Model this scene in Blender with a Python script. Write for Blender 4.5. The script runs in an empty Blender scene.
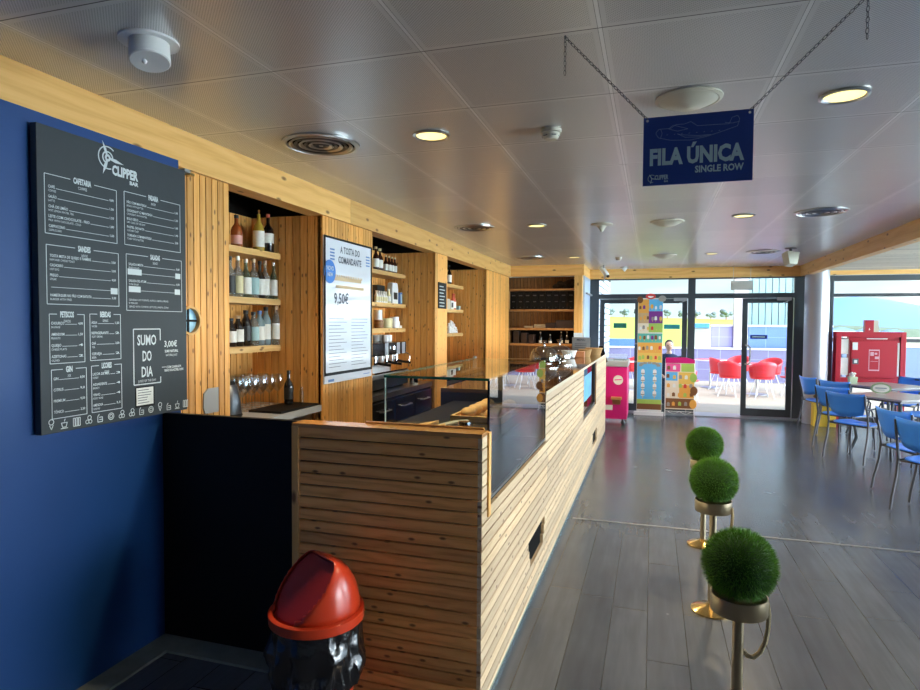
import bpy, math, random
from mathutils import Matrix, Vector, noise as mnoise
R=math.radians; PI=math.pi
S=bpy.context.scene; COL=S.collection
rnd=random.Random(7)

# ------------------------------------------------------------------ materials
def newmat(name):
    m=bpy.data.materials.new(name); m.use_nodes=True
    nt=m.node_tree; nt.nodes.clear()
    out=nt.nodes.new('ShaderNodeOutputMaterial')
    return m,nt,out
class NT:
    def __init__(s,nt): s.nt=nt
    def n(s,t,**k):
        x=s.nt.nodes.new(t)
        for a,b in k.items(): setattr(x,a,b)
        return x
    def l(s,a,b): s.nt.links.new(a,b)
    def math(s,op,a,b=None,c=None):
        x=s.n('ShaderNodeMath',operation=op)
        for i,v in enumerate((a,b,c)):
            if v is None: continue
            if isinstance(v,(int,float)): x.inputs[i].default_value=v
            else: s.l(v,x.inputs[i])
        return x.outputs[0]
    def ramp(s,fac,stops):
        x=s.n('ShaderNodeValToRGB'); e=x.color_ramp.elements
        while len(e)<len(stops): e.new(.5)
        for q,(p,c) in zip(e,stops): q.position=p; q.color=(*c,1) if len(c)==3 else c
        s.l(fac,x.inputs[0]); return x.outputs[0]
    def mix(s,fac,a,b,mode='MIX'):
        x=s.n('ShaderNodeMix',data_type='RGBA',blend_type=mode)
        for i,v in ((0,fac),(6,a),(7,b)):
            if isinstance(v,(int,float)): x.inputs[i].default_value=v
            elif isinstance(v,tuple): x.inputs[i].default_value=(*v,1) if len(v)==3 else v
            else: s.l(v,x.inputs[i])
        return x.outputs[2]
def pm(name,col,rough=.5,metal=0,noise=0,nscale=8,coat=0,spec=.5,bump=0,emit=None,estr=0,trans=0,bscale=40):
    m,nt,out=newmat(name); k=NT(nt)
    b=k.n('ShaderNodeBsdfPrincipled'); k.l(b.outputs[0],out.inputs[0])
    b.inputs['Base Color'].default_value=(*col,1); b.inputs['Roughness'].default_value=rough
    b.inputs['Metallic'].default_value=metal; b.inputs['Coat Weight'].default_value=coat
    b.inputs['Specular IOR Level'].default_value=spec; b.inputs['Transmission Weight'].default_value=trans
    tc=k.n('ShaderNodeTexCoord')
    if noise:
        n=k.n('ShaderNodeTexNoise'); n.inputs['Scale'].default_value=nscale; n.inputs['Detail'].default_value=4
        k.l(tc.outputs['Object'],n.inputs['Vector'])
        c=k.mix(n.outputs[0],tuple(max(0,v*(1-noise)) for v in col),tuple(min(1,v*(1+noise)) for v in col))
        k.l(c,b.inputs['Base Color'])
    if bump:
        n=k.n('ShaderNodeTexNoise'); n.inputs['Scale'].default_value=bscale
        k.l(tc.outputs['Object'],n.inputs['Vector'])
        bp=k.n('ShaderNodeBump'); bp.inputs['Strength'].default_value=bump; bp.inputs['Distance'].default_value=.01
        k.l(n.outputs[0],bp.inputs['Height']); k.l(bp.outputs[0],b.inputs['Normal'])
    if emit:
        b.inputs['Emission Color'].default_value=(*emit,1); b.inputs['Emission Strength'].default_value=estr
    return m
def wood(name,c1,c2,c3,rough=.45,knot=(.13,.045,.012),gs=1.0,spec=.4):
    m,nt,out=newmat(name); k=NT(nt)
    b=k.n('ShaderNodeBsdfPrincipled'); k.l(b.outputs[0],out.inputs[0])
    uv=k.n('ShaderNodeUVMap'); uv.uv_map='uv'
    at=k.n('ShaderNodeAttribute'); at.attribute_name='pid'
    sep=k.n('ShaderNodeSeparateXYZ'); k.l(uv.outputs[0],sep.inputs[0])
    pid=at.outputs['Fac']; off=k.math('MULTIPLY',pid,57.3)
    def vec(a,c):
        x=k.n('ShaderNodeCombineXYZ'); k.l(k.math('MULTIPLY',sep.outputs[0],a),x.inputs[0]); k.l(k.math('MULTIPLY',sep.outputs[1],c),x.inputs[1]); k.l(off,x.inputs[2]); return x.outputs[0]
    n0=k.n('ShaderNodeTexNoise'); n0.inputs['Scale'].default_value=1; n0.inputs['Detail'].default_value=2; k.l(vec(3*gs,9*gs),n0.inputs['Vector'])
    # rings: warped stripes along the plank
    w=k.math('ADD',k.math('MULTIPLY',sep.outputs[1],150*gs),k.math('MULTIPLY',n0.outputs[0],16))
    w=k.math('ADD',w,off)
    ring=k.math('MULTIPLY_ADD',k.math('SINE',w),.5,.5)
    n1=k.n('ShaderNodeTexNoise'); n1.inputs['Scale'].default_value=1; n1.inputs['Detail'].default_value=5; k.l(vec(7*gs,160*gs),n1.inputs['Vector'])
    f=k.math('ADD',k.math('MULTIPLY',ring,.32),k.math('MULTIPLY',n1.outputs[0],.68))
    col=k.ramp(f,[(.1,c3),(.5,c1),(.9,c2)])
    tone=k.ramp(pid,[(0,(.78,.76,.74)),(.5,(.98,.98,.98)),(1,(1.12,1.1,1.05))])
    col=k.mix(1.0,col,tone,'MULTIPLY')
    v=k.n('ShaderNodeTexVoronoi',voronoi_dimensions='2D'); v.inputs['Scale'].default_value=1; va=k.n('ShaderNodeVectorMath',operation='ADD'); cbo=k.n('ShaderNodeCombineXYZ'); k.l(off,cbo.inputs[0]); k.l(off,cbo.inputs[1]); k.l(vec(6.5*gs,15*gs),va.inputs[0]); k.l(cbo.outputs[0],va.inputs[1]); k.l(va.outputs[0],v.inputs['Vector'])
    kn=k.ramp(v.outputs['Distance'],[(.05,(1,1,1)),(.12,(0,0,0))])
    sc=k.n('ShaderNodeSeparateColor'); k.l(v.outputs['Color'],sc.inputs[0])
    gate=k.math('GREATER_THAN',sc.outputs[0],.55)
    kf=k.math('MULTIPLY',k.math('MULTIPLY',kn,gate),.85)
    col=k.mix(kf,col,knot)
    k.l(col,b.inputs['Base Color']); b.inputs['Roughness'].default_value=rough; b.inputs['Specular IOR Level'].default_value=spec
    bp=k.n('ShaderNodeBump'); bp.inputs['Strength'].default_value=.15; bp.inputs['Distance'].default_value=.002
    k.l(f,bp.inputs['Height']); k.l(bp.outputs[0],b.inputs['Normal'])
    return m
def thin_glass(name,tint=(1,1,1),ior=1.5,extra=0.0,rough=0.0):
    m,nt,out=newmat(name); k=NT(nt)
    t=k.n('ShaderNodeBsdfTransparent'); t.inputs[0].default_value=(*tint,1)
    g=k.n('ShaderNodeBsdfGlossy'); g.inputs['Roughness'].default_value=rough
    fr=k.n('ShaderNodeFresnel'); fr.inputs[0].default_value=ior
    # a pane mirrors on both faces; back faces use the outside index too
    geo=k.n('ShaderNodeNewGeometry')
    f=k.math('MULTIPLY_ADD',fr.outputs[0],1.0,extra)
    f=k.math('MULTIPLY',f,k.math('SUBTRACT',1.0,geo.outputs['Backfacing']))
    mx=k.n('ShaderNodeMixShader'); k.l(f,mx.inputs[0]); k.l(t.outputs[0],mx.inputs[1]); k.l(g.outputs[0],mx.inputs[2])
    k.l(mx.outputs[0],out.inputs[0]); return m

M={}
M['pine']=wood('pine_cladding',(.80,.40,.11),(.87,.48,.16),(.68,.30,.065))
M['beam']=wood('pine_beam',(.80,.465,.155),(.86,.53,.21),(.68,.35,.10),gs=.5)
M['slat']=wood('pine_slats',(.88,.44,.14),(.95,.54,.20),(.62,.26,.07))
M['slatlit']=wood('pine_slats_lit',(.70,.55,.37),(.75,.61,.43),(.60,.44,.27))  # same pine as the end slats, window light put into the paler colour
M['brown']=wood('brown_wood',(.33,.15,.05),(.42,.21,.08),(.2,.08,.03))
M['blue_wall']=pm('blue_paint',(.003,.048,.20),.5,noise=.12,nscale=3)
M['black']=pm('black_paint',(.006,.006,.007),.55,spec=.25)
M['blackmat']=pm('black_matte',(.006,.006,.006),.9,spec=.1)
M['blackgloss']=pm('black_gloss',(.012,.012,.014),.12)
M['counter_top']=pm('dark_glossy_top',(.05,.03,.02),.06,coat=.6)
M['board']=pm('slate_board',(.028,.037,.046),.6,noise=.15,nscale=6,bump=.05)
M['ink']=pm('white_lettering',(.62,.68,.70),.6)
M['white']=pm('white_plastic',(.78,.79,.8),.35)
M['offwhite']=pm('cream_plastic',(.62,.6,.5),.4)
M['paper']=pm('paper',(.75,.77,.75),.7,noise=.1,nscale=60)
M['grey']=pm('grey_paint',(.35,.36,.38),.4)
M['floorstrip']=pm('grey_cement',(.17,.19,.18),.7,noise=.3,nscale=12)
M['steel']=pm('brushed_steel',(.55,.56,.57),.28,1)
M['chrome']=pm('chrome',(.75,.75,.76),.12,1)
M['darksteel']=pm('dark_steel',(.14,.145,.16),.38,1)
M['chairmetal']=pm('grey_steel_tube',(.075,.075,.085),.35,.5)
M['brass']=pm('brass',(.62,.42,.16),.2,1)
M['dullbrass']=pm('dull_brass',(.42,.34,.22),.35,1)
M['frame']=pm('anthracite_frame',(.055,.068,.08),.35)
M['sill']=pm('aluminium_sill',(.4,.4,.42),.4,.8)
M['bin']=pm('orange_red_plastic',(.62,.045,.012),.3,coat=.2)
M['binflap']=pm('dark_red_plastic',(.36,.012,.012),.5)
M['liner']=pm('black_bin_bag',(.008,.008,.01),.18,coat=.5,bump=.5,bscale=22)
M['signblue']=pm('sign_blue',(.010,.048,.29),.4)
M['signink']=pm('sign_lettering',(.52,.70,.75),.5)
M['signline']=pm('sign_line',(.22,.32,.6),.5)
M['chairblue']=pm('blue_plastic',(.045,.27,1.0),.3)
M['tabletop']=pm('grey_laminate',(.36,.34,.34),.28)
M['yellow']=pm('yellow_board',(.8,.52,.04),.6)
M['red']=pm('red_enamel',(.45,.008,.025),.4)
M['redp']=pm('red_plastic_chair',(.62,.025,.035),.4)
M['magenta']=pm('magenta_vinyl',(.62,.008,.17),.4)
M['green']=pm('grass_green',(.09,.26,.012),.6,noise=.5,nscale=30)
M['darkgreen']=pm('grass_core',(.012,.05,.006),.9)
M['rope']=pm('beige_rope',(.38,.3,.17),.8,bump=.5,bscale=150)
M['skin']=pm('skin',(.62,.36,.26),.5); M['hair']=pm('dark_hair',(.03,.018,.01),.6); M['shirt']=pm('navy_shirt',(.02,.03,.08),.8); M['jeans']=pm('dark_jeans',(.02,.03,.06),.8)
M['glass']=thin_glass('clear_pane',(.97,.99,.98),1.35)
M['caseglass']=thin_glass('case_pane',(.95,.98,.97),1.65,.03)
M['frontglass']=thin_glass('tinted_case_pane',(.55,.60,.62),1.85,.20)
M['cup']=thin_glass('drinking_glass',(.86,.89,.9),1.7,.13)
M['gedge']=pm('green_glass_edge',(.02,.16,.09),.15)
M['gedgelight']=pm('pale_glass_edge',(.45,.62,.58),.2)
M['wicker']=pm('wicker',(.5,.3,.12),.7,bump=.8,bscale=120)
M['cork']=pm('cork',(.6,.42,.25),.8)
M['bread']=pm('baked_bread',(.6,.34,.12),.7,noise=.4,nscale=30)
M['plaster']=pm('pale_blue_plaster',(.42,.52,.68),.5)
M['void']=pm('dark_void',(.012,.010,.009),.9,spec=.1)
M['lamp']=pm('lit_diffuser',(1,.9,.5),.5,emit=(1,.83,.30),estr=1.5)
M['lamp2']=pm('lit_diffuser_white',(1,.9,.7),.5,emit=(1,.82,.5),estr=1.6)
def flat(name,c,r=.5,**k):
    if name not in M: M[name]=pm(name,c,r,**k)
    return M[name]

# floor: dark vinyl planks
def floor_mat():
    m,nt,out=newmat('vinyl_plank_floor'); k=NT(nt)
    b=k.n('ShaderNodeBsdfPrincipled'); k.l(b.outputs[0],out.inputs[0])
    tc=k.n('ShaderNodeTexCoord'); sep=k.n('ShaderNodeSeparateXYZ'); k.l(tc.outputs['Object'],sep.inputs[0])
    bx=k.math('DIVIDE',sep.outputs[0],.19); col=k.math('FLOOR',bx)
    wn=k.n('ShaderNodeTexWhiteNoise',noise_dimensions='1D'); k.l(col,wn.inputs['W'])
    by=k.math('ADD',k.math('DIVIDE',sep.outputs[1],1.25),k.math('MULTIPLY',wn.outputs[0],1.0)); row=k.math('FLOOR',by)
    cb=k.n('ShaderNodeCombineXYZ'); k.l(col,cb.inputs[0]); k.l(row,cb.inputs[1])
    w2=k.n('ShaderNodeTexWhiteNoise',noise_dimensions='2D'); k.l(cb.outputs[0],w2.inputs['Vector'])
    fx=k.math('FRACT',bx); fy=k.math('FRACT',by)
    ex=k.math('LESS_THAN',k.math('MINIMUM',fx,k.math('SUBTRACT',1,fx)),.012); ey=k.math('LESS_THAN',k.math('MINIMUM',fy,k.math('SUBTRACT',1,fy)),.002)
    seam=k.math('MAXIMUM',ex,ey)
    mp=k.n('ShaderNodeMapping'); mp.inputs['Scale'].default_value=(22,2.2,1); k.l(tc.outputs['Object'],mp.inputs[0])
    n=k.n('ShaderNodeTexNoise'); n.inputs['Scale'].default_value=1; n.inputs['Detail'].default_value=6; k.l(mp.outputs[0],n.inputs['Vector'])
    n2=k.n('ShaderNodeTexNoise'); n2.inputs['Scale'].default_value=2.2; n2.inputs['Detail'].default_value=5; k.l(tc.outputs['Object'],n2.inputs['Vector'])
    f=k.math('ADD',k.math('MULTIPLY',n.outputs[0],.45),k.math('ADD',k.math('MULTIPLY',n2.outputs[0],.3),k.math('MULTIPLY_ADD',w2.outputs[0],.18,.06)))
    c=k.ramp(f,[(.25,(.050,.058,.075)),(.55,(.076,.086,.110)),(.85,(.12,.135,.165))])
    c=k.mix(k.math('MULTIPLY',seam,.8),c,(.008,.008,.009))
    k.l(c,b.inputs['Base Color'])
    r=k.math('MULTIPLY_ADD',n2.outputs[0],.16,.16); k.l(r,b.inputs['Roughness'])
    b.inputs['Specular IOR Level'].default_value=.6
    bp=k.n('ShaderNodeBump'); bp.inputs['Strength'].default_value=.25; bp.inputs['Distance'].default_value=.002
    k.l(k.math('SUBTRACT',k.math('MULTIPLY',n.outputs[0],.5),seam),bp.inputs['Height']); k.l(bp.outputs[0],b.inputs['Normal'])
    return m
def ceil_mat():
    m,nt,out=newmat('perforated_metal_ceiling'); k=NT(nt)
    b=k.n('ShaderNodeBsdfPrincipled'); k.l(b.outputs[0],out.inputs[0])
    tc=k.n('ShaderNodeTexCoord'); sep=k.n('ShaderNodeSeparateXYZ'); k.l(tc.outputs['Object'],sep.inputs[0])
    tx=k.math('DIVIDE',k.math('ADD',sep.outputs[0],2.105),.64); ty=k.math('DIVIDE',k.math('SUBTRACT',sep.outputs[1],2.16),.62)
    fx=k.math('FRACT',tx); fy=k.math('FRACT',ty)
    dx=k.math('MINIMUM',fx,k.math('SUBTRACT',1,fx)); dy=k.math('MINIMUM',fy,k.math('SUBTRACT',1,fy))
    wx=k.math('LESS_THAN',dx,.0105); wx2=k.math('LESS_THAN',dx,.0125); wy=k.math('LESS_THAN',dy,.004)
    cb=k.n('ShaderNodeCombineXYZ'); k.l(k.math('FLOOR',tx),cb.inputs[0]); k.l(k.math('FLOOR',ty),cb.inputs[1])
    w2=k.n('ShaderNodeTexWhiteNoise',noise_dimensions='2D'); k.l(cb.outputs[0],w2.inputs['Vector'])
    sx=k.math('SINE',k.math('MULTIPLY',sep.outputs[0],2*PI/.0115)); sy=k.math('SINE',k.math('MULTIPLY',sep.outputs[1],2*PI/.0115))
    dot=k.math('GREATER_THAN',k.math('MULTIPLY',sx,sy),.35)
    inner=k.math('MULTIPLY',k.math('GREATER_THAN',dx,.04),k.math('GREATER_THAN',dy,.04))
    c=k.mix(w2.outputs[0],(.62,.62,.62),(.72,.72,.71))
    c=k.mix(k.math('MULTIPLY',k.math('MULTIPLY',dot,inner),.62),c,(.16,.16,.16))
    c=k.mix(wx2,c,(.09,.09,.09)); c=k.mix(wx,c,(.8,.8,.8)); c=k.mix(wy,c,(.08,.08,.08))
    k.l(c,b.inputs['Base Color'])
    k.l(k.math('MULTIPLY',k.math('SUBTRACT',1.0,wx),.4),b.inputs['Metallic']); b.inputs['Roughness'].default_value=.3
    # each metal tile sags slightly, so reflections break from tile to tile
    ofx=k.math('MULTIPLY',k.math('SUBTRACT',w2.outputs[0],.5),.004)
    cx=k.math('SUBTRACT',fx,.5); cy=k.math('SUBTRACT',fy,.5)
    h=k.math('ADD',k.math('MULTIPLY',k.math('ADD',k.math('MULTIPLY',cx,cx),k.math('MULTIPLY',cy,cy)),.006),k.math('MULTIPLY',ofx,k.math('ADD',cx,cy)))
    bp=k.n('ShaderNodeBump'); bp.inputs['Strength'].default_value=1; bp.inputs['Distance'].default_value=1.0
    k.l(h,bp.inputs['Height']); k.l(bp.outputs[0],b.inputs['Normal'])
    return m
M['floor']=floor_mat(); M['ceiling']=ceil_mat()

# ------------------------------------------------------------------ mesh builder
class MB:
    def __init__(s): s.v=[];s.f=[];s.uv=[];s.pid=[];s.mi=[];s.sm=[];s.M=Matrix()
    def _add(s,vs,fs,uvs=None,pid=None,mi=0,smooth=False):
        b=len(s.v)
        for p in vs: s.v.append(tuple(s.M@Vector(p)))
        if pid is None: pid=rnd.random()
        for i,f in enumerate(fs):
            s.f.append([b+j for j in f]); s.pid.append(pid); s.mi.append(mi); s.sm.append(smooth)
            s.uv.append(uvs[i] if uvs else [(vs[j][0]+vs[j][1],vs[j][2]) for j in f])
        return s
    def box(s,x0,x1,y0,y1,z0,z1,mi=0,pid=None,ax=None):
        if x0>x1:x0,x1=x1,x0
        if y0>y1:y0,y1=y1,y0
        if z0>z1:z0,z1=z1,z0
        vs=[(x,y,z) for x in (x0,x1) for y in (y0,y1) for z in (z0,z1)]
        fs=[(0,1,3,2),(4,6,7,5),(0,4,5,1),(2,3,7,6),(0,2,6,4),(1,5,7,3)]
        d=(x1-x0,y1-y0,z1-z0); L=ax if ax is not None else d.index(max(d)); o=[i for i in range(3) if i!=L]
        uvs=[]
        for f in fs:
            q=[vs[j] for j in f]; const=[i for i in range(3) if all(abs(p[i]-q[0][i])<1e-9 for p in q)]
            c=const[0] if const else L
            if c==L: uvs.append([(p[o[0]],p[o[1]]) for p in q])
            else:
                w=[i for i in o if i!=c][0]; uvs.append([(p[L],p[w]) for p in q])
        return s._add(vs,fs,uvs,pid,mi)
    def cyl(s,x,y,z0,z1,r0,r1=None,n=16,mi=0,smooth=True,cap=True):
        r1=r0 if r1 is None else r1
        return s.lathe([(r0,z0),(r1,z1)],(x,y,0),n,mi,cap)
    def lathe(s,prof,c=(0,0,0),n=20,mi=0,cap=True,a0=0,a1=2*PI,smooth=True):
        full=abs(a1-a0-2*PI)<1e-6; m=n if full else n+1; vs=[]
        for r,z in prof:
            for i in range(m):
                a=a0+(a1-a0)*i/n; vs.append((c[0]+r*math.cos(a),c[1]+r*math.sin(a),c[2]+z))
        fs=[]
        for k in range(len(prof)-1):
            for i in range(n):
                j=(i+1)%m; fs.append((k*m+i,k*m+j,(k+1)*m+j,(k+1)*m+i))
        if cap and full:
            if prof[0][0]>1e-5: fs.append(tuple(range(m))[::-1])
            if prof[-1][0]>1e-5: fs.append(tuple((len(prof)-1)*m+i for i in range(m)))
        return s._add(vs,fs,None,None,mi,smooth)
    def tube(s,pts,r,n=8,mi=0,closed=False,rr=None):
        P=[Vector(p) for p in pts]; N=len(P); vs=[];up=None
        for i,p in enumerate(P):
            a=P[(i-1)%N] if (i>0 or closed) else P[0]; b=P[(i+1)%N] if (i<N-1 or closed) else P[-1]
            t=(b-a).normalized() if (b-a).length>0 else Vector((0,0,1))
            if up is None: up=t.orthogonal().normalized()
            up=(up-t*up.dot(t)); up=up.normalized() if up.length>1e-6 else t.orthogonal().normalized()
            w=t.cross(up); q=rr[i] if rr else r
            for k in range(n):
                an=2*PI*k/n; vs.append(tuple(p+up*math.cos(an)*q+w*math.sin(an)*q))
        fs=[]
        for i in range(N if closed else N-1):
            j=(i+1)%N
            for k in range(n): fs.append((i*n+k,i*n+(k+1)%n,j*n+(k+1)%n,j*n+k))
        if not closed: fs+= [tuple(range(n))[::-1],tuple((N-1)*n+k for k in range(n))]
        return s._add(vs,fs,None,None,mi,True)
    def prism(s,poly,d,ax='y',o=0,mi=0,pid=None):
        # poly in the two other axes, extruded from o to o+d along ax
        n=len(poly)
        def pt(a,b,t): return {'y':(a,t,b),'x':(t,a,b),'z':(a,b,t)}[ax]
        vs=[pt(a,b,o) for a,b in poly]+[pt(a,b,o+d) for a,b in poly]
        fs=[tuple(range(n))[::-1],tuple(range(n,2*n))]+[(i,(i+1)%n,(i+1)%n+n,i+n) for i in range(n)]
        uvs=[[(poly[j%n][0],poly[j%n][1]) for j in f] for f in fs]
        return s._add(vs,fs,uvs,pid,mi)
    def sphere(s,c,r,n=16,m=10,sc=(1,1,1),mi=0):
        vs=[];fs=[]
        for i in range(m+1):
            t=PI*i/m
            for k in range(n):
                a=2*PI*k/n; vs.append((c[0]+r*sc[0]*math.sin(t)*math.cos(a),c[1]+r*sc[1]*math.sin(t)*math.sin(a),c[2]-r*sc[2]*math.cos(t)))
        for i in range(m):
            for k in range(n): fs.append((i*n+k,i*n+(k+1)%n,(i+1)*n+(k+1)%n,(i+1)*n+k))
        return s._add(vs,fs,None,None,mi,True)
    def build(s,name,mats,parent=None,loc=None,rot=0,bev=0,sub=0):
        me=bpy.data.meshes.new(name); me.from_pydata(s.v,[],s.f)
        if not isinstance(mats,(list,tuple)): mats=[mats]
        for m in mats: me.materials.append(M[m] if isinstance(m,str) else m)
        uvl=me.uv_layers.new(name='uv'); 
        flat_=[c for u in s.uv for p in u for c in p]; uvl.data.foreach_set('uv',flat_)
        at=me.attributes.new('pid','FLOAT','FACE'); at.data.foreach_set('value',s.pid)
        me.polygons.foreach_set('material_index',s.mi); me.polygons.foreach_set('use_smooth',s.sm)
        me.validate(); me.update()
        import bmesh
        bm=bmesh.new(); bm.from_mesh(me); bmesh.ops.recalc_face_normals(bm,faces=bm.faces); bm.to_mesh(me); bm.free()
        me.set_sharp_from_angle(angle=R(38))
        o=bpy.data.objects.new(name,me); COL.objects.link(o)
        if parent: o.parent=parent
        if loc: o.location=loc
        if rot: o.rotation_euler.z=rot
        if bev:
            b=o.modifiers.new('b','BEVEL'); b.width=bev; b.segments=2; b.limit_method='ANGLE'
        if sub:
            b=o.modifiers.new('s','SUBSURF'); b.levels=sub; b.render_levels=sub
        return o
_tc={}
def glyphs(t,bold):
    if (t,bold) in _tc: return _tc[(t,bold)]
    cu=bpy.data.curves.new('t','FONT'); cu.body=t; cu.size=1; cu.offset=bold; cu.resolution_u=2; cu.fill_mode='FRONT'; cu.align_x='LEFT'
    o=bpy.data.objects.new('t',cu); COL.objects.link(o)
    dg=bpy.context.evaluated_depsgraph_get(); me=bpy.data.meshes.new_from_object(o.evaluated_get(dg))
    vs=[tuple(v.co) for v in me.vertices]; fs=[tuple(p.vertices) for p in me.polygons]
    bpy.data.objects.remove(o); bpy.data.meshes.remove(me); bpy.data.curves.remove(cu)
    _tc[(t,bold)]=(vs,fs); return vs,fs
def text(mb,t,org,ud,vd,h,w=None,bold=.02,al='L',mi=0,xs=.7):
    """flat lettering: org is a corner on the surface, ud along the line, vd up; h cap height; w fitted width"""
    vs,fs=glyphs(t,bold)
    if not vs: return
    x0=min(v[0] for v in vs);x1=max(v[0] for v in vs)
    y0=0; y1=.73
    sc=h/(y1-y0); sx=(w/(x1-x0)) if w else sc*xs
    W=(x1-x0)*sx; o=Vector(org); u=Vector(ud); v=Vector(vd)
    sh={'L':0,'C':-W/2,'R':-W}[al]
    P=[tuple(o+u*((p[0]-x0)*sx+sh)+v*(p[1]*sc)) for p in vs]
    mb._add(P,fs,None,0,mi)
def line(mb,a,b,t,nrm,d=.001,mi=0):
    """a thin raised bar from a to b, t wide, lying in the plane whose normal is nrm"""
    a=Vector(a);b=Vector(b);n=Vector(nrm); e=(b-a); L=e.length
    if L<1e-6:return
    e/=L; s_=n.cross(e)*t/2; n=n*d
    vs=[a-s_,b-s_,b+s_,a+s_,a-s_+n,b-s_+n,b+s_+n,a+s_+n]
    mb._add([tuple(p) for p in vs],[(0,1,2,3),(4,7,6,5),(0,4,5,1),(1,5,6,2),(2,6,7,3),(3,7,4,0)],None,0,mi)

def tag(o,label,cat,group=None,kind=None):
    o['label']=label; o['category']=cat
    if group:o['group']=group
    if kind:o['kind']=kind
    return o
def struct(o,label,cat='wall'):
    o['kind']='structure'; o['label']=label; o['category']=cat; return o
def empty(name,loc,rot=0,label=None,cat=None,group=None):
    o=bpy.data.objects.new(name,None); COL.objects.link(o); o.location=loc; o.rotation_euler.z=rot; o.empty_display_size=.05
    if label: tag(o,label,cat,group)
    return o
def kids(o): return [c for c in bpy.data.objects if c.parent==o]
def dup(o,loc,rot=0,label=None,group=None,parent=None,scale=None):
    c=o.copy(); COL.objects.link(c); c.parent=parent
    if loc is not None: c.location=loc; c.rotation_euler=(0,0,rot)
    if scale: c.scale=scale
    if label:c['label']=label
    if group:c['group']=group
    for k in kids(o): dup(k,None,parent=c)
    return c

# ================================================================== THE ROOM
H=2.6; XL=-2.345; YD=11.7
struct(MB().box(-3.2,9.2,-5.2,11.75,-.12,0).build('floor','floor'),'dark grey vinyl plank floor with a soft sheen','floor')
struct(MB().box(-3.2,2.40,-5.2,11.8,H,H+.1).build('ceiling','ceiling'),'grey perforated metal tile ceiling with white seams','ceiling')
# side ceiling of pale boards
mb=MB()
for i in range(140):
    y=-5.1+i*.12
    mb.box(2.46,9.2,y,y+.108,2.50,2.52,ax=0)
mb.box(2.46,9.2,-5.2,11.8,2.52,2.6,mi=1)
M['paleboard']=wood('pale_ceiling_boards',(.62,.56,.46),(.7,.64,.54),(.5,.43,.33))
struct(mb.build('ceiling_side',['paleboard','void']),'pale slatted board ceiling over the dining side','ceiling')
# left blue wall
struct(MB().box(-2.5,XL,-5.2,2.626,0,2.43).build('wall_left','blue_wall'),'blue painted wall behind the menu board')
struct(MB().box(-3.2,-3.04,2.70,10.9,0,2.6).build('wall_left_back','void'),'dark wall behind the wood clad niches')
struct(MB().box(-3.2,9.2,-5.35,-5.2,0,.5).box(-3.2,9.2,-5.35,-5.2,.5,2.7).build('wall_back','grey'),'plain wall behind the viewpoint')
struct(MB().box(9.2,9.35,-5.35,11.8,0,.35).box(9.2,9.35,-5.35,11.8,2.42,2.7).box(9.2,9.35,-5.35,.6,.35,2.42).build('wall_right','grey'),'low window wall at the far dining side')
def plankwall(mb,axis,const,a0,a1,z0,z1,pitch=.046,gap=.0065,depth=.018,sign=1,backmi=1):
    """vertical cladding boards; axis 'x': face normal +x at x=const ; 'y': normal -y at y=const"""
    n=max(1,round((a1-a0)/pitch)); p=(a1-a0)/n
    for i in range(n):
        u0=a0+i*p+gap/2; u1=a0+(i+1)*p-gap/2
        if axis=='x': mb.box(const-depth,const,u0,u1,z0,z1,ax=2)
        else: mb.box(u0,u1,const,const+depth,z0,z1,ax=2)
    if axis=='x': mb.box(const-depth-.02,const-depth,a0,a1,z0,z1,mi=backmi)
    else: mb.box(a0,a1,const+depth,const+depth+.02,z0,z1,mi=backmi)
XF=-2.38
# clad columns and niche linings, one structure each
def column(name,y0,y1,label,near=True):
    mb=MB(); plankwall(mb,'x',XF,y0,y1,0,2.425)
    # flank facing the viewer, and the far flank that closes the next niche
    plankwall(mb,'y',y0,-3.02,XF-.001,0,2.41,pitch=.066)
    mb.box(-3.02,-2.505,y0+.02,y1,2.425,2.59,mi=1)
    mb.box(-3.02,XF-.04,y0+.04,y1-.04,0,2.41,mi=1)
    mb.box(-3.02,XF-.001,y1-.04,y1,0,2.41,ax=2)
    struct(mb.build(name,['pine','void']),label,'column')
column('trim_1',2.628,3.065,'orange pine clad column beside the menu board')
column('trim_2',4.14,5.01,'orange pine clad column carrying the white poster')
column('trim_4',8.95,10.46,'orange pine clad wall section next to the back shelves')
mb=MB(); plankwall(mb,'y',6.66,-3.02,XF-.02,0,2.41,pitch=.08)
mb.box(-3.02,XF,6.70,7.05,0,2.41,mi=1).box(XF-.02,XF+.004,6.655,6.74,0,2.42,ax=2).box(XF-.02,XF+.004,6.743,7.09,0,2.42,ax=2,pid=.95).box(-3.02,XF-.001,7.05,7.09,0,2.41,ax=2)
struct(mb.build('trim_3',['pine','void']),'orange pine clad column with the small black price list','column')
for i,(a,b) in enumerate(((3.065,4.14),(5.01,6.66),(7.09,8.95))):
    mb=MB(); plankwall(mb,'x',-3.0,a,b,0,2.41,pitch=.066)
    mb.box(-3.03,XF,a,b,2.56,2.595,mi=1)
    struct(mb.build('wall_niche_%d'%(i+1),['pine','void']),'vertical pine boards lining the %s drinks niche'%('first','second','third')[i])
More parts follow.
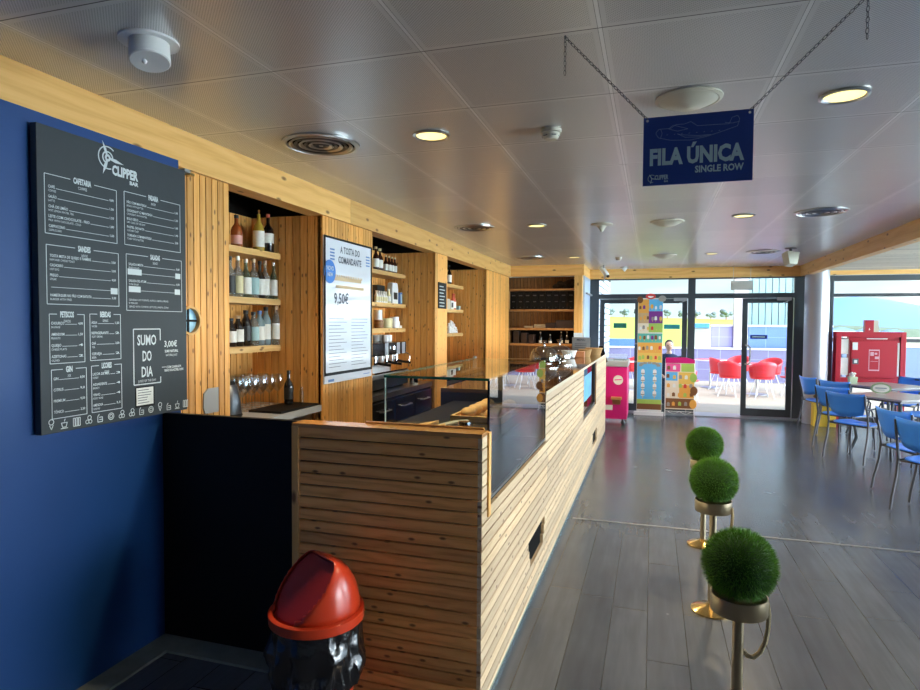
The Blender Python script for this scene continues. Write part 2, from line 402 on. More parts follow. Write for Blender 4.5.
# beams
struct(MB().box(-2.50,-2.358,-5.2,4.55,2.405,2.6,ax=1).box(-2.50,-2.358,4.552,6.9,2.405,2.6,ax=1).box(-2.50,-2.358,6.902,10.5,2.405,2.6,ax=1).build('trim_5','beam'),'long pine beam above the menu board and niches','beam')
struct(MB().box(2.35,2.46,-5.2,1.5,2.42,2.6,ax=1).box(2.35,2.46,1.502,6.6,2.42,2.6,ax=1).box(2.35,2.46,6.602,11.6,2.42,2.6,ax=1).build('trim_6','beam'),'long pine beam on the dining side','beam')
struct(MB().box(-1.105,2.35,11.58,11.7,2.425,2.6,ax=0).box(2.46,9.2,11.5,11.6,2.43,2.50,ax=0).build('trim_7','beam'),'pine beam above the glass doors','beam')
struct(MB().box(-1.14,-1.105,10.5,11.7,2.42,2.6,ax=1).build('trim_8','beam'),'short pine beam above the pale side wall','beam')
# skirting strips on the floor
struct(MB().box(XL,XL+.13,-5,2.5,0,.012).build('baseboard_left','floorstrip'),'grey cement strip at the foot of the blue wall','baseboard')
struct(MB().box(XL+.13,-1.5,2.37,2.5,0,.012).build('baseboard_front','floorstrip'),'grey cement strip at the foot of the black partition','baseboard')
# pale side wall
struct(MB().box(-1.26,-1.11,10.66,11.7,0,2.42).build('wall_side','plaster'),'pale blue plaster wall between back shelves and doors')
tag(MB().tube([(-1.105,10.8,2.13),(-1.08,10.8,2.13),(-1.08,11.6,2.13),(-1.105,11.6,2.13)],.018,8).build('wall_rail','grey'),'grey rail on the pale blue side wall','rail')
# metal strip across the floor
struct(MB().box(-.6,9.0,5.06,5.085,0,.004).build('trim_9','sill'),'thin pale metal joint strip across the floor','trim')
struct(MB().box(-1.05,2.45,11.45,11.95,0,.015).build('trim_10','sill'),'dark threshold mat and sill at the glass doors','trim')

# ------------------------------------------------------------------ back shelves unit
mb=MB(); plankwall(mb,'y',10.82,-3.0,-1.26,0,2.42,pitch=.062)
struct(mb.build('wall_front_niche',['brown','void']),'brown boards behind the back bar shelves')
struct(MB().box(-2.358,-1.135,10.5,10.62,2.415,2.6,ax=0).box(-1.262,-1.135,10.5,10.82,0,2.415,ax=2).build('trim_11','beam'),'pine post and header framing the back shelves','trim')
M['brown2']=wood('oak_shelf',(.42,.20,.07),(.52,.27,.1),(.3,.13,.04))
BX0,BX1,BY0,BY1=-2.425,-1.264,10.56,10.82
def boxshelf(z0,z1,label):
    e=empty('shelf_box',(BX0,BY0,z0),0,label,'shelf'); w=BX1-BX0; d=BY1-BY0; h=z1-z0
    MB().box(0,w,0,d,0,.037,ax=0).build('bottom_board','brown2',e)
    MB().box(0,w,0,d,h-.037,h,ax=0).build('top_board','brown2',e)
    MB().box(0,.032,0,d,.037,h-.037).build('side_board','brown2',e)
    MB().box(.032,w,d-.012,d,.037,h-.037).build('back_board','blackmat',e)
    return e
boxshelf(1.812,2.204,'upper open wooden shelf box full of black boxes on the back wall')
boxshelf(1.218,1.526,'lower open wooden shelf box with bottles on the back wall')
tag(MB().box(-2.5,-2.03,10.62,10.81,.94,.98,ax=0).box(-2.45,-2.42,10.65,10.8,.0,.94).box(-2.1,-2.07,10.65,10.8,0,.94).build('side_table','brown2'),'narrow brown ledge table below the back wall shelves','table')
for i in range(9):
    o=MB().box(0,.119,0,.19,0,.312).box(.03,.09,-.002,0,.23,.25,mi=1).box(.035,.085,-.002,0,.125,.14,mi=1).box(.05,.065,-.002,0,.03,.04,mi=1).build('bottle_box',['black','darksteel'],loc=(-2.388+i*.1245,10.6,1.849))
    tag(o,'black upright bottle box with faint grey label in upper back shelf','box','black boxes in the upper back shelf')
flat('cream',(.6,.55,.42)); flat('darkbox',(.035,.018,.015)); flat('paletan',(.35,.26,.16))
for (x0,x1,h,m,l) in ((-2.14,-1.98,.037,'paletan','thin tan book lying on the lower back shelf box'),(-1.96,-1.77,.064,'paletan','taller tan box beside the thin tan book'),(-1.76,-1.59,.095,'darkbox','small dark box between the tan box and long dark case'),(-1.58,-1.28,.138,'darkbox','long dark brown case at the right on the back shelf')):
    tag(MB().box(x0,x1,10.6,10.78,1.526,1.526+h).build('storage_box',m,bev=.003),l,'box')
mb=MB(); rr_=random.Random(3)
for i in range(30):
    x=-1.62+rr_.random()*.33; mb.sphere((x,10.69+rr_.random()*.06,2.225+rr_.random()*.06*(1+ (x+1.62)*4)),.022+rr_.random()*.03,8,6,(1.3,.8,.9))
for i in range(9):
    x=-1.53+i*.028; mb.tube([(x,10.7,2.22),(x+.02,10.69,2.30+rr_.random()*.05)],.008,6)
tag(mb.build('driftwood',pm('dark_wood_sculpture',(.03,.018,.012),.6)),'dark knotted driftwood sculpture on top of the upper shelf box','sculpture')
for i,x in enumerate((-2.33,-2.19,-2.06)):
    tag(MB().box(x,x+.10,10.62,10.79,1.256,1.256+.21-.03*i).build('storage_box','darkbox',bev=.003),('dark brown box leaning left in the lower back shelf','middle dark brown box in the lower back shelf','dark brown box next to the bottles in the lower shelf')[i],'box')

# ------------------------------------------------------------------ bottles
def bottle(name,h,r,neck,glassc,labelc,capc,label,cat='bottle',group=None,loc=(0,0,0),shape=0,lab=(.15,.5),capm=None):
    e=empty(name,loc,rnd.random()*6,label,cat,group)
    nr=r*neck; sh=.62 if shape==0 else .7
    prof=[(r*.85,0),(r,.01),(r,h*(sh-.1)),(r*.85,h*sh),(nr*1.2,h*(sh+.1)),(nr,h*(sh+.16)),(nr,h*.93)]
    MB().lathe(prof,n=14).build('body',glassc,e)
    e.rotation_euler.z=0
    MB().lathe([(r*1.02,h*lab[0]),(r*1.02,h*lab[1])],n=14,cap=False).build('paper_label',labelc,e)
    MB().lathe([(nr*1.1,h*.9),(nr*1.15,h),(nr*.6,h*1.003)],n=10).build('cap',capc,e)
    return e
gl={'clear':pm('clear_bottle',(.6,.65,.62),.08,coat=.5,trans=.75),'gold':pm('golden_bottle',(.5,.34,.05),.1,coat=.5),'amber':pm('amber_bottle',(.35,.08,.02),.1,coat=.5),'dark':pm('dark_bottle',(.012,.01,.01),.08,coat=.5),
    'green':pm('green_bottle',(.3,.4,.25),.08,coat=.5,trans=.6),'blue':pm('pale_blue_bottle',(.40,.58,.62),.08,coat=.5,trans=.5),'brown':pm('brown_beer_bottle',(.05,.015,.01),.1,coat=.5)}
M.update({'g_'+k:v for k,v in gl.items()})
flat('lw',(.8,.78,.72)); flat('lr',(.6,.1,.05)); flat('lb',(.1,.2,.45)); flat('ly',(.7,.62,.35)); flat('lbk',(.02,.02,.02)); flat('lteal',(.35,.52,.52)); flat('lpink',(.75,.35,.28))
B1='bottles on the top shelf of the first niche'
z1,z2,z3=2.125,1.775,1.425
bottle('liquor_bottle',.235,.040,.35,'g_amber','lpink','lbk','squat amber bottle with pink label, top shelf of first niche','bottle',B1,(-2.84,3.74,z1),lab=(.12,.38))
bottle('liquor_bottle',.315,.042,.3,'g_gold','lw','chrome','tall golden bottle with white label, top shelf of first niche','bottle',B1,(-2.84,4.0,z1),lab=(.12,.5))
bottle('liquor_bottle',.30,.044,.3,'g_dark','lw','lr','tall black bottle with oval white label, top shelf of first niche','bottle',B1,(-2.82,4.09,z1),lab=(.25,.5))
B2='bottles on the middle shelf of the first niche'
for i,(y,g,l,c,t) in enumerate(((3.665,'g_clear','lbk','lbk','clear bottle with black label, leftmost on the middle shelf'),(3.75,'g_clear','ly','lw','clear bottle with yellowish label and white cap, middle shelf'),(3.845,'g_green','lw','lw','greenish bottle with white label and white cap, middle shelf'),(3.935,'g_clear','lteal','cork','clear bottle with teal striped label and cork, middle shelf'),(4.01,'g_dark','lw','lbk','dark bottle with tall white label and black cap, middle shelf'),(4.075,'g_clear','lw','cork','clear bottle with tall white label and cork stopper, middle shelf'),(4.115,'g_green','lw','chrome','slim bottle with white label at the right end, middle shelf'))):
    bottle('liquor_bottle',.285+.01*(i%2),.039 if i<6 else .03,.33,g,l,c,t,'bottle',B2,(-2.84 if i<6 else -2.79,y,z2),lab=(.1,.52))
B3='bottles on the lower shelf of the first niche'
for i,(y,g,l,c,h,t) in enumerate(((3.67,'g_dark','lw','lbk',.20,'small dark bottle with white label, leftmost on the lower shelf'),(3.75,'g_dark','lw','cork',.22,'small dark bottle with white label and cork, lower shelf'),(3.84,'g_dark','lbk','lbk',.26,'broad black bottle, lower shelf of first niche'),(3.93,'g_clear','lteal','lbk',.25,'clear bottle with teal label and black cap, lower shelf'),(4.005,'g_blue','lw','lb',.26,'pale blue bottle with white label, lower shelf'),(4.07,'g_blue','lw','lbk',.29,'tall pale bottle with dark cap, lower shelf'),(4.105,'g_clear','lw','cork',.30,'tallest clear bottle with cork at the right end, lower shelf'))):
    bottle('liquor_bottle',h,.040 if i<6 else .03,.4,g,l,c,t,'bottle',B3,(-2.84 if i<5 else (-2.83 if i==5 else -2.765),y,z3),shape=1,lab=(.15,.55))
B4='brown bottles on the top shelf of the second niche'
for i,(x,y,h,r) in enumerate(((-2.84,6.06,.26,.035),(-2.84,6.165,.25,.035),(-2.86,6.36,.2,.028),(-2.86,6.45,.2,.028),(-2.86,6.53,.2,.028),(-2.86,6.615,.2,.028))):
    bottle('beer_bottle',h,r,.38,'g_brown','lw','ly',('tall brown bottle, leftmost on the top shelf of the second niche','tall brown bottle, second on the top shelf of second niche','small brown bottle, third from left, second niche top shelf','small brown bottle, fourth from left, second niche top shelf','small brown bottle, fifth from left, second niche top shelf','small brown bottle, rightmost, second niche top shelf')[i],'bottle',B4,(x,y,2.155))
bottle('wine_bottle',.3,.037,.35,'g_dark','lw','lbk','dark wine bottle alone on the top shelf of the third niche','bottle',None,(-2.86,8.62,2.155))
# shelves
def shelf(y0,y1,z,label):
    tag(MB().box(-3.0,-2.74,y0,y1,z-.045,z,ax=1).build('wall_shelf','shelfwood',bev=.002),label,'shelf','pine shelves in the niches')
M['shelfwood']=wood('pine_shelf',(.68,.42,.16),(.76,.5,.22),(.55,.31,.1),gs=.7)
for (a,b,zs,nm) in ((3.07,4.135,(2.125,1.775,1.425),'first'),(5.015,6.655,(2.155,1.815,1.54),'second'),(7.095,8.945,(2.155,1.80,1.455),'third')):
    for q,z in enumerate(zs): shelf(a,b,z,'%s pine shelf of the %s drinks niche'%(('top','middle','lower')[q],nm))
# second niche, middle shelf
for i,y in enumerate((6.03,6.09,6.15,6.21,6.27)):
    bottle('sauce_bottle',.13,.022,.5,'lw','ly','lw','small white spice bottle in the row on the middle shelf of second niche','bottle','small white bottles in the second niche',(-2.82,y,1.815))
bottle('sauce_bottle',.16,.03,.5,'ly','lw','lw','yellow squeeze bottle beside the row of small white bottles','bottle',None,(-2.82,6.345,1.815))
e=empty('coffee_bag',(-2.84,6.5,1.815),0,'white coffee bag standing between yellow bottle and blue box','bag')
MB().prism([(-.08,0),(.08,0),(.085,.17),(.06,.24),(-.07,.24),(-.085,.17)],.07,'x',-.03).build('bag_body','paper',e,bev=.008)
MB().box(.041,.043,-.05,.05,.05,.13).build('paper_label','lbk',e)
e.rotation_euler=(0,0,0)
tag(MB().box(-2.9,-2.78,6.585,6.65,1.815,1.95).box(-2.7795,-2.778,6.6,6.64,1.83,1.93,mi=1).build('tea_box',['lb','lteal']),'dark blue box at the right end of the second niche middle shelf','box')
tag(MB().box(-2.97,-2.91,6.25,6.45,1.815,2.02).build('storage_box','lbk'),'black box behind the white coffee bag','box')
# second niche, lower shelf : mugs, cups
def mug(loc,r,h,m,label,group=None):
    e=empty('mug',loc,0,label,'mug',group)
    MB().lathe([(r*.8,0),(r,.01),(r,h),(r*.9,h),(r*.88,.015),(0,.012)],n=16).build('cup_body',m,e)
    MB().tube([(0,r*.95,h*.75),(0,r*1.5,h*.7),(0,r*1.5,h*.35),(0,r*.95,h*.3)],.006,6).build('handle',m,e)
    return e
mug((-2.84,6.37,1.54),.055,.11,flat('cupyellow',(.75,.68,.4)),'pale yellow mug on the lower shelf of second niche')
mug((-2.84,6.56,1.54),.052,.13,'white','tall white jug shaped mug on the lower shelf of second niche')
mug((-2.84,6.14,1.54),.05,.09,'brown','brown mug at the left of the lower shelf, second niche')
mug((-2.90,6.25,1.54),.045,.20,'white','tall white beaker behind the brown mug')
tag(MB().cyl(-2.82,6.63,1.54,1.57,.045).cyl(-2.82,6.63,1.57,1.62,.02).build('sugar_bowl','white'),'small white sugar bowl at the shelf end, second niche','bowl')
# third niche
tag(MB().box(-2.9,-2.8,7.9,8.48,1.8,1.95).build('storage_box','cream'),'long cream carton on the third niche middle shelf','box')
tag(MB().box(-2.9,-2.8,8.52,8.66,1.8,1.93).box(-2.799,-2.797,8.55,8.63,1.83,1.9,mi=1).build('tea_box',['lw','lbk']),'white tea carton on the third niche middle shelf','box')
for i,y in enumerate((8.73,8.80)):
    bottle('syrup_bottle',.24,.032,.4,'lr','lw','lr',('red topped syrup bottle, left of the pair in the third niche','red topped syrup bottle, right of the pair in the third niche')[i],'bottle',None,(-2.84,y,1.80),lab=(.1,.5))
tag(MB().box(-2.86,-2.78,8.85,8.93,1.8,1.86).build('tea_box','lteal'),'small teal box at the end of the third niche middle shelf','box')
for i,(y,h) in enumerate(((8.5,.12),(8.58,.16),(8.66,.14),(8.74,.11),(8.83,.06))):
    tag(MB().lathe([(.03,0),(.035,.01),(.02,h*.5),(.03,h*.7),(.015,h),(0,h)],(0,0,0),n=12).sphere((0,0,h+.012),.018,10,8).build('ceramic_figurine','white',loc=(-2.82,y,1.455)),('white ceramic figurine, leftmost in the third niche','tallest white ceramic figurine in the third niche','white ceramic figurine, middle of the third niche row','white ceramic figurine, second from the right, third niche','small white ceramic figurine at the right end, third niche')[i],'figurine')
# lower back shelf bottles
for i,(x,h) in enumerate(((-1.86,.2),(-1.69,.16),(-1.50,.21),(-1.40,.21))):
    bottle('wine_bottle',h,.03,.35,'g_dark','lw','lw',('dark bottle with white neck, leftmost in lower back shelf','short dark bottle with low label in lower back shelf','dark bottle with white label, left of the right pair in back shelf','dark bottle with white label at the right end of back shelf')[i],'bottle',None,(x,10.68,1.256),lab=(.05,.3))

# ------------------------------------------------------------------ first niche worktop
M['lightsteel']=pm('light_steel_edge',(.62,.65,.7),.3,.2)
e=empty('steel_worktop',(-2.7,3.6,0),0,'steel edged work table with black top in the first niche','worktop')
MB().box(-.28,.32,-.52,.52,.93,.975).build('worktop_slab','lightsteel',e)
MB().box(.04,.30,.02,.51,.975,.99).build('drip_mat','black',e)
MB().box(.22,.25,-.5,.5,.1,.93).build('front_panel','steel',e)
MB().box(-.26,.22,-.5,.5,.0,.1).build('base','black',e)
e=empty('kettle',(-2.66,3.40,.976),R(20),'black and steel electric kettle beside the wine glasses','kettle')
MB().lathe([(.085,0),(.09,.02),(.082,.1),(.062,.2),(.05,.215)],n=20).build('kettle_body',['darksteel'],e)
MB().lathe([(.09,0),(.095,.012),(.088,.025)],n=20).build('base','black',e)
MB().lathe([(.052,.213),(.045,.235),(.012,.24),(.012,.255),(0,.257)],n=16).build('lid','black',e)
MB().tube([(0,-.05,.225),(0,-.11,.22),(0,-.125,.15),(0,-.11,.06),(0,-.085,.04)],.011,8).build('handle','black',e)
def wineglass():
    e=empty('wine_glass',(0,0,0))
    MB().lathe([(.040,0),(.040,.003),(.005,.008),(.005,.10),(.022,.115),(.046,.15),(.049,.175),(.038,.235),(.036,.235)],n=14,cap=False).build('bowl_and_stem','cup',e)
    return e
wg=wineglass(); first=True
pos=[(-2.92+.105*j,3.56+.105*i+.03*j) for i in range(5) for j in range(3)]
for x,y in pos:
    z=.976
    o=wg if first else dup(wg,(x,y,z)); first=False
    o.location=(x,y,z); tag(o,'clear stemmed wine glass in the crowded group on the first niche worktop','glass','wine glasses on the first niche worktop')
bottle('wine_bottle',.25,.034,.35,'g_dark','lbk','lbk','dark bottle standing on the black mat beside the wine glasses','bottle',None,(-2.58,3.99,.991))
tag(MB().lathe([(.018,0),(.018,.09),(.01,.1),(.01,.12)],n=12).build('oil_cruet','cup',loc=(-2.52,4.07,.991)),'small clear cruet beside the dark bottle','cruet')

# ------------------------------------------------------------------ second niche : machine and drawer fridge
e=empty('refrigerated_counter',(-2.7,5.8,0),0,'black drawer fridge counter under the espresso machine','counter')
MB().box(-.28,.30,-.77,.84,.88,.93).build('worktop_slab','steel',e)
MB().box(-.28,.28,-.77,.84,.0,.88).build('carcass','black',e)
for r_ in range(3):
    for c_ in range(3):
        y0=-.76+c_*.53; z0=.12+r_*.25
        d=MB().box(.281,.302,y0+.01,y0+.52,z0,z0+.235).build('drawer','blackgloss',e,bev=.003)
        MB().tube([(.30,y0+.16,z0+.15),(.335,y0+.17,z0+.15),(.335,y0+.36,z0+.15),(.30,y0+.37,z0+.15)],.007,8).build('handle','steel',d)
e=empty('espresso_machine',(-2.72,5.75,.93),0,'chrome and black espresso machine in the second niche','coffee machine')
MB().box(-.2,.2,-.45,.47,.12,.17).box(-.18,.0,-.43,.45,.17,.46).build('machine_body','steel',e,bev=.008)
MB().box(-.2,.17,-.45,.47,.34,.47).build('upper_housing','blackgloss',e,bev=.01)
MB().box(.0,.2,-.4,.42,.17,.185).build('drip_tray','chrome',e)
MB().box(.17,.175,.2,.28,.345,.465).box(.17,.175,.34,.42,.345,.465).box(.17,.175,-.1,-.02,.345,.465).build('trim_strip','steel',e)
MB().box(-.15,.15,-.4,-.36,0,.12).box(-.15,.15,.38,.42,0,.12).box(-.19,.19,-.44,.46,.02,.12,mi=1).build('foot',['black','black'],e)
for yy in (-.22,.05,.3):
    g=MB().lathe([(.035,.27),(.035,.35)],(.11,yy,0),14).build('group_head','chrome',e)
    MB().tube([(.13,yy,.275),(.19,yy+.02,.26),(.27,yy+.05,.25)],.013,8).build('handle','black',g)
    MB().lathe([(.034,.25),(.036,.275)],(.11,yy,0),14).build('filter_basket','chrome',g)
MB().tube([(.17,.42,.36),(.22,.44,.33),(.21,.44,.2)],.006,8).build('steam_wand','chrome',e)
MB().lathe([(.03,0),(.03,.03)],(0,0,0),14).build('dial','chrome',e,loc=(.17,.1,.4))
for i,(x,y) in enumerate(((-2.8,5.98),(-2.7,5.99),(-2.8,6.09),(-2.7,6.09))):
    mug((x,y,1.401),.036,.07,'white',('stacked white cup, back left on the espresso machine','white cup, front left on the espresso machine','white cup, back right on the espresso machine','white cup, front right on the espresso machine')[i],'cups on the espresso machine')
tag(MB().lathe([(.05,0),(.055,.02),(.045,.09),(.05,.1)],n=16).build('milk_jug','chrome',loc=(-2.5,6.3,.931)),'steel milk jug beside the espresso machine','jug')
# third niche : glass door cooler and glasses
e=empty('bottle_cooler',(-2.7,8.0,0),0,'dark bottle cooler with glass doors under the third niche','cooler')
MB().box(-.28,.28,-.88,.93,0,.9).build('carcass','black',e)
MB().box(-.28,.30,-.89,.94,.9,.94).build('worktop_slab','brown2',e)
for i in range(3):
    y0=-.87+i*.6
    d=MB().box(.281,.3,y0,y0+.58,.1,.88).build('door','frame',e)
    MB().box(.3,.303,y0+.05,y0+.53,.14,.84).build('pane',flat('navyglass',(.01,.02,.06),.08),d)
    MB().box(.303,.315,y0+.02,y0+.035,.3,.7).build('handle','steel',d)
tb=empty('tumbler_glass',(0,0,0)); MB().lathe([(.03,0),(.036,.1),(.034,.1),(.028,.006)],n=12,cap=False).build('glass_wall','cup',tb)
first=True
for i in range(7):
    for j in range(3):
        o=tb if first else dup(tb,(0,0,0)); first=False
        o.location=(-2.5-.09*j,7.85+.1*i+.02*j,.94); tag(o,'clear tumbler in the rows on the third niche worktop','glass','tumblers on the third niche worktop')
tag(MB().lathe([(.03,0),(.03,.17),(.012,.18)],n=12).build('soap_dispenser','white',loc=(-2.5,8.75,.94)),'white soap bottle at the end of the third niche worktop','bottle')

# ------------------------------------------------------------------ objects on the columns
e=empty('poster',(-2.375,4.56,1.13),0,'white framed poster with sandwich menu on the pine column','poster')
MB().box(-.003,.008,-.42,.40,.0,1.13).build('poster_sheet',pm('glossy_poster',(.70,.73,.80),.12,coat=.6),e)
mb=MB(); 
mb.box(.008,.014,-.42,-.405,.06,1.13).box(.008,.014,.385,.40,.06,1.13).box(.008,.014,-.42,.40,1.115,1.13).box(.008,.014,-.42,.40,.06,.082)
mb.build('frame','black',e)
U=(0,1,0);V=(0,0,1);N=(1,0,0); mb=MB()
text(mb,'A TOSTA DO',(.0095,0,1.02),U,V,.055,.34,.02,'C'); text(mb,'COMANDANTE',(.0095,0,.94),U,V,.055,.40,.02,'C')
text(mb,'9,50€',(.0095,-.27,.62),U,V,.085,.24,.02,'L')
for k in range(15):
    z=.50-k*.027
    for s_,w_ in ((-.35,.24+.06*math.sin(k*2.1)),(.02,.26+.05*math.sin(k*1.3+1))): line(mb,(.0085,s_,z),(.0085,s_+w_,z),.004,N)
mb.build('lettering',flat('posterink',(.07,.08,.11)),e)
mb=MB()
for s_ in (-.33,.29):
    for k in range(4): line(mb,(.0085,s_,.96+k*.025),(.0085,s_+.07,.96+k*.025),.012,N)
mb.build('stripe_ornament','lb',e)
b_=MB().lathe([(.09,0),(.09,.004)],(0,0,0),24); o=b_.build('badge',flat('badgeblue',(.05,.2,.6)),e,loc=(.009,-.34,.86)); o.rotation_euler=(0,PI/2,0)
mb=MB(); text(mb,'NOVO',(.0155,-.34,.87),U,V,.035,.11,.02,'C'); text(mb,'NEW',(.0155,-.34,.825),U,V,.03,.08,.02,'C'); mb.build('badge_lettering','ink',e)
mb=MB() # sandwich picture
mb.box(.008,.0095,-.26,.2,.80,.83).box(.008,.0095,-.24,.25,.74,.765); 
for k in range(16): mb.box(.0085,.010,-.25+k*.03,-.235+k*.03,.825,.845)
mb.build('sandwich_print',flat('toast',(.62,.45,.27)),e)
mb=MB(); line(mb,(.0085,-.36,.02),(.0085,-.27,.02),.02,N); line(mb,(.0085,.24,.03),(.0085,.36,.03),.006,N); mb.build('footer_mark','lb',e)
# small blackboard on column 3
e=empty('price_list',(-2.3755,6.885,1.77),0,'small black price list on the third pine column','sign')
MB().box(0,.01,-.14,.145,0,.305).build('panel','black',e)
mb=MB()
for k in range(7): line(mb,(.0105,-.11,.03+k*.038),(.0105,.06+.04*math.sin(k*3),.03+k*.038),.01,N)
mb.build('lettering','ink',e)
# plate and porthole on column 1
tag(MB().prism([(2.845,1.085),(2.955,1.085),(2.955,1.225),(2.87,1.225),(2.835,1.20),(2.83,1.12)],.008,'x',-2.38).build('wall_plate','grey'),'grey plate with rounded corner on the first pine column','plate')
e=empty('porthole',(-2.38,2.715,1.605),0,'round wood rimmed porthole with blue glass beside the menu board','porthole')
o=MB().lathe([(.078,0),(.078,.03),(.066,.03),(.066,.002)],n=28,cap=False).build('rim','beam',e); o.rotation_euler=(0,PI/2,0)
o=MB().lathe([(.066,.001),(.066,.006)],n=28).build('pane',flat('portblue',(.25,.45,.6),.1),e); o.rotation_euler=(0,PI/2,0)
MB().box(.007,.012,-.006,.006,-.064,.064).box(.007,.012,-.064,.064,-.006,.006).build('cross_bar','black',e)
# paper on the back column
tag(MB().box(-1.262,-1.12,10.49,10.4995,1.155,1.45).build('notice_paper',flat('palepaper',(.55,.68,.85))),'plain pale blue sheet low on the pine post of the back shelves','paper')

# ------------------------------------------------------------------ menu board
e=empty('menu_board',(XL,1.81,1.145),0,'large black menu board on the blue wall with white lettering','menu board')
MB().box(.012,.045,.010,.812,0,1.228).build('panel','board',e,bev=.002); MB().box(.001,.012,.03,.05,.1,1.1).box(.001,.012,.76,.78,.1,1.1).build('wall_batten','black',e)
X=.0462; mb=MB()
def yz(y,z): return (X,y-1.81,z-1.145)
def L(y0,z0,y1,z1,t=.0026): line(mb,yz(y0,z0),yz(y1,z1),t,N,.0008)
def T(s,y,z,h,w=None,al='L',b=.02,xs=.55): text(mb,s,yz(y,z),U,V,h,w,b,al,xs=xs)
def frame(y0,y1,z0,z1,head,sub,tw):
    m=(y0+y1)/2; L(y0,z0,y0,z1);L(y1,z0,y1,z1);L(y0,z0,y1,z0);L(y0,z1,m-tw/2-.015,z1);L(m+tw/2+.015,z1,y1,z1)
    T(head,m,z1-.012,.024,tw,'C',.04); T(sub,m,z1-.034,.012,tw*.5,'C',.0)
def rows(y0,y1,zs,items):
    for z,(a,b,p) in zip(zs,items):
        wa=min(len(a)*.0072,(y1-y0)*.60)
        T(a,y0,z,.0115,wa,'L',.015); T(b,y0,z-.015,.009,len(b)*.0056,'L',0)
        L(y0+wa+.004,z+.001,y1-.028,z+.001,.0018); T(p,y1,z,.010,.022,'R',.02)
frame(1.85,2.193,1.948,2.183,'CAFETARIA','COFFEE',.085)
rows(1.866,2.178,[2.130-.039*k for k in range(5)],[('CAFÉ','COFFEE','0,80'),('GALÃO','LATTE','1,50'),('CHÁ DE LIMÃO','HOT LEMON WATER, TEA','1,20'),('LEITE COM CHOCOLATE - FRIO','MILK WITH CHOCOLATE - COLD','1,80'),('CAPPUCCINO','CAPPUCCINO','1,50')])
frame(2.235,2.581,1.95,2.19,'PADARIA','BAKERY',.06)
rows(2.25,2.567,[2.140-.0375*k for k in range(5)],[('PÃO COM MANTEIGA','BREAD WITH BUTTER','1,00'),('CROISSANT C/ MANTEIGA','CROISSANT WITH BUTTER','1,50'),('BOLO SECO','DRY CAKE OF THE DAY','1,60'),('PASTEL DE NATA','CUSTARD TART','1,40'),('TORRADA COM MANTEIGA','TOAST WITH BUTTER','2,00')])
frame(1.853,2.199,1.667,1.903,'SANDES','SANDWICHES',.06)
rows(1.868,2.184,[1.856,1.818,1.778,1.734,1.698],[('TOSTA MISTA DE QUEIJO E FIAMBRE','HAM AND CHEESE TOAST','3,50'),('CACHORRO','HOT DOG','3,00'),('PREGO','STEAK','4,50'),('','','4,00'),('HAMBÚRGUER NO PÃO COM BATATA','BURGER WITH FRIES','5,50')])
frame(2.242,2.588,1.65,1.908,'SALADAS','SALADS',.06)
rows(2.256,2.574,[1.858,1.822,1.782,1.742],[('SALADA MISTA','MIXED SALAD','5,00'),('','',' '),('SALADA DE ATUM','TUNA SALAD','6,00'),('','',' ')])
T('SERVIDAS COM TOMATE, ALFACE, CEBOLA, MILHO',2.256,1.695,.009,.24,b=0);T('E MOLHO',2.256,1.68,.009,.05,b=0);T('SERVED WITH TOMATO, LETTUCE, ONION, CORN',2.256,1.664,.009,.24,b=0)
for (y,z,w) in ((2.25,1.815,.08),(2.545,1.815,.034),(2.255,1.735,.068),(2.54,1.735,.036),(2.156,1.72,.036)): mb.box(X,X+.001,y-1.81,y-1.81+w,z-1.145,z-1.145+.027)
frame(1.861,2.02,1.427,1.627,'PETISCOS','SNACKS',.062)
rows(1.869,2.013,[1.585-.045*k for k in range(4)],[('CHOURIÇO','SAUSAGE','4,00'),('AMENDOIM','PEANUTS','1,50'),('QUEIJO','CHEESE PLATE','4'),('AZEITONAS','OLIVES','2')])
frame(2.047,2.206,1.43,1.63,'BEBIDAS','DRINKS',.055)
rows(2.055,2.199,[1.588-.045*k for k in range(4)],[('ÁGUA','WATER','1,20'),('REFRIGERANTE','SOFT DRINK','2'),('CHÁ','TEA','2,00'),('CERVEJA','BEER','2')])
frame(1.866,2.026,1.204,1.402,'GIN','GIN & TONIC',.03)
rows(1.875,2.018,[1.36-.045*k for k in range(4)],[('GIN','','8,50'),('CITRUS','','9,0'),('PREMIUM','','9,50'),('TÓNICO','','2,50')])
frame(2.051,2.208,1.205,1.406,'LICORES','LIQUOR',.052)
rows(2.058,2.201,[1.365-.045*k for k in range(4)],[('LICOR DE MEL','HONEY','3'),('AGUARDENTE','BRANDY','4'),('VINHO','PORT WINE','4'),('AMENDOA','ALMOND','3,5')])
L(2.278,1.302,2.278,1.563,.005);L(2.278,1.563,2.441,1.563,.005);L(2.441,1.563,2.441,1.508,.005);L(2.278,1.302,2.441,1.302,.005);L(2.441,1.302,2.441,1.33,.005)
T('SUMO',2.358,1.488,.05,.115,'C',.02);T('DO',2.358,1.412,.05,.055,'C',.02);T('DIA',2.358,1.337,.05,.068,'C',.02);T('JUICE OF THE DAY',2.358,1.312,.012,.11,'C',0)
T('3,00€',2.51,1.475,.03,.085,'C',.02);T('SUMO NATURAL',2.515,1.447,.013,.09,'C',.03);T('NATURAL JUICE',2.515,1.428,.011,.075,'C',0)
T('COM GARRAFA',2.53,1.368,.012,.10,'C',.02);T('VINHO DOS AÇORES, COPO',2.53,1.352,.012,.13,'C',.03); L(2.45,1.375,2.475,1.375)
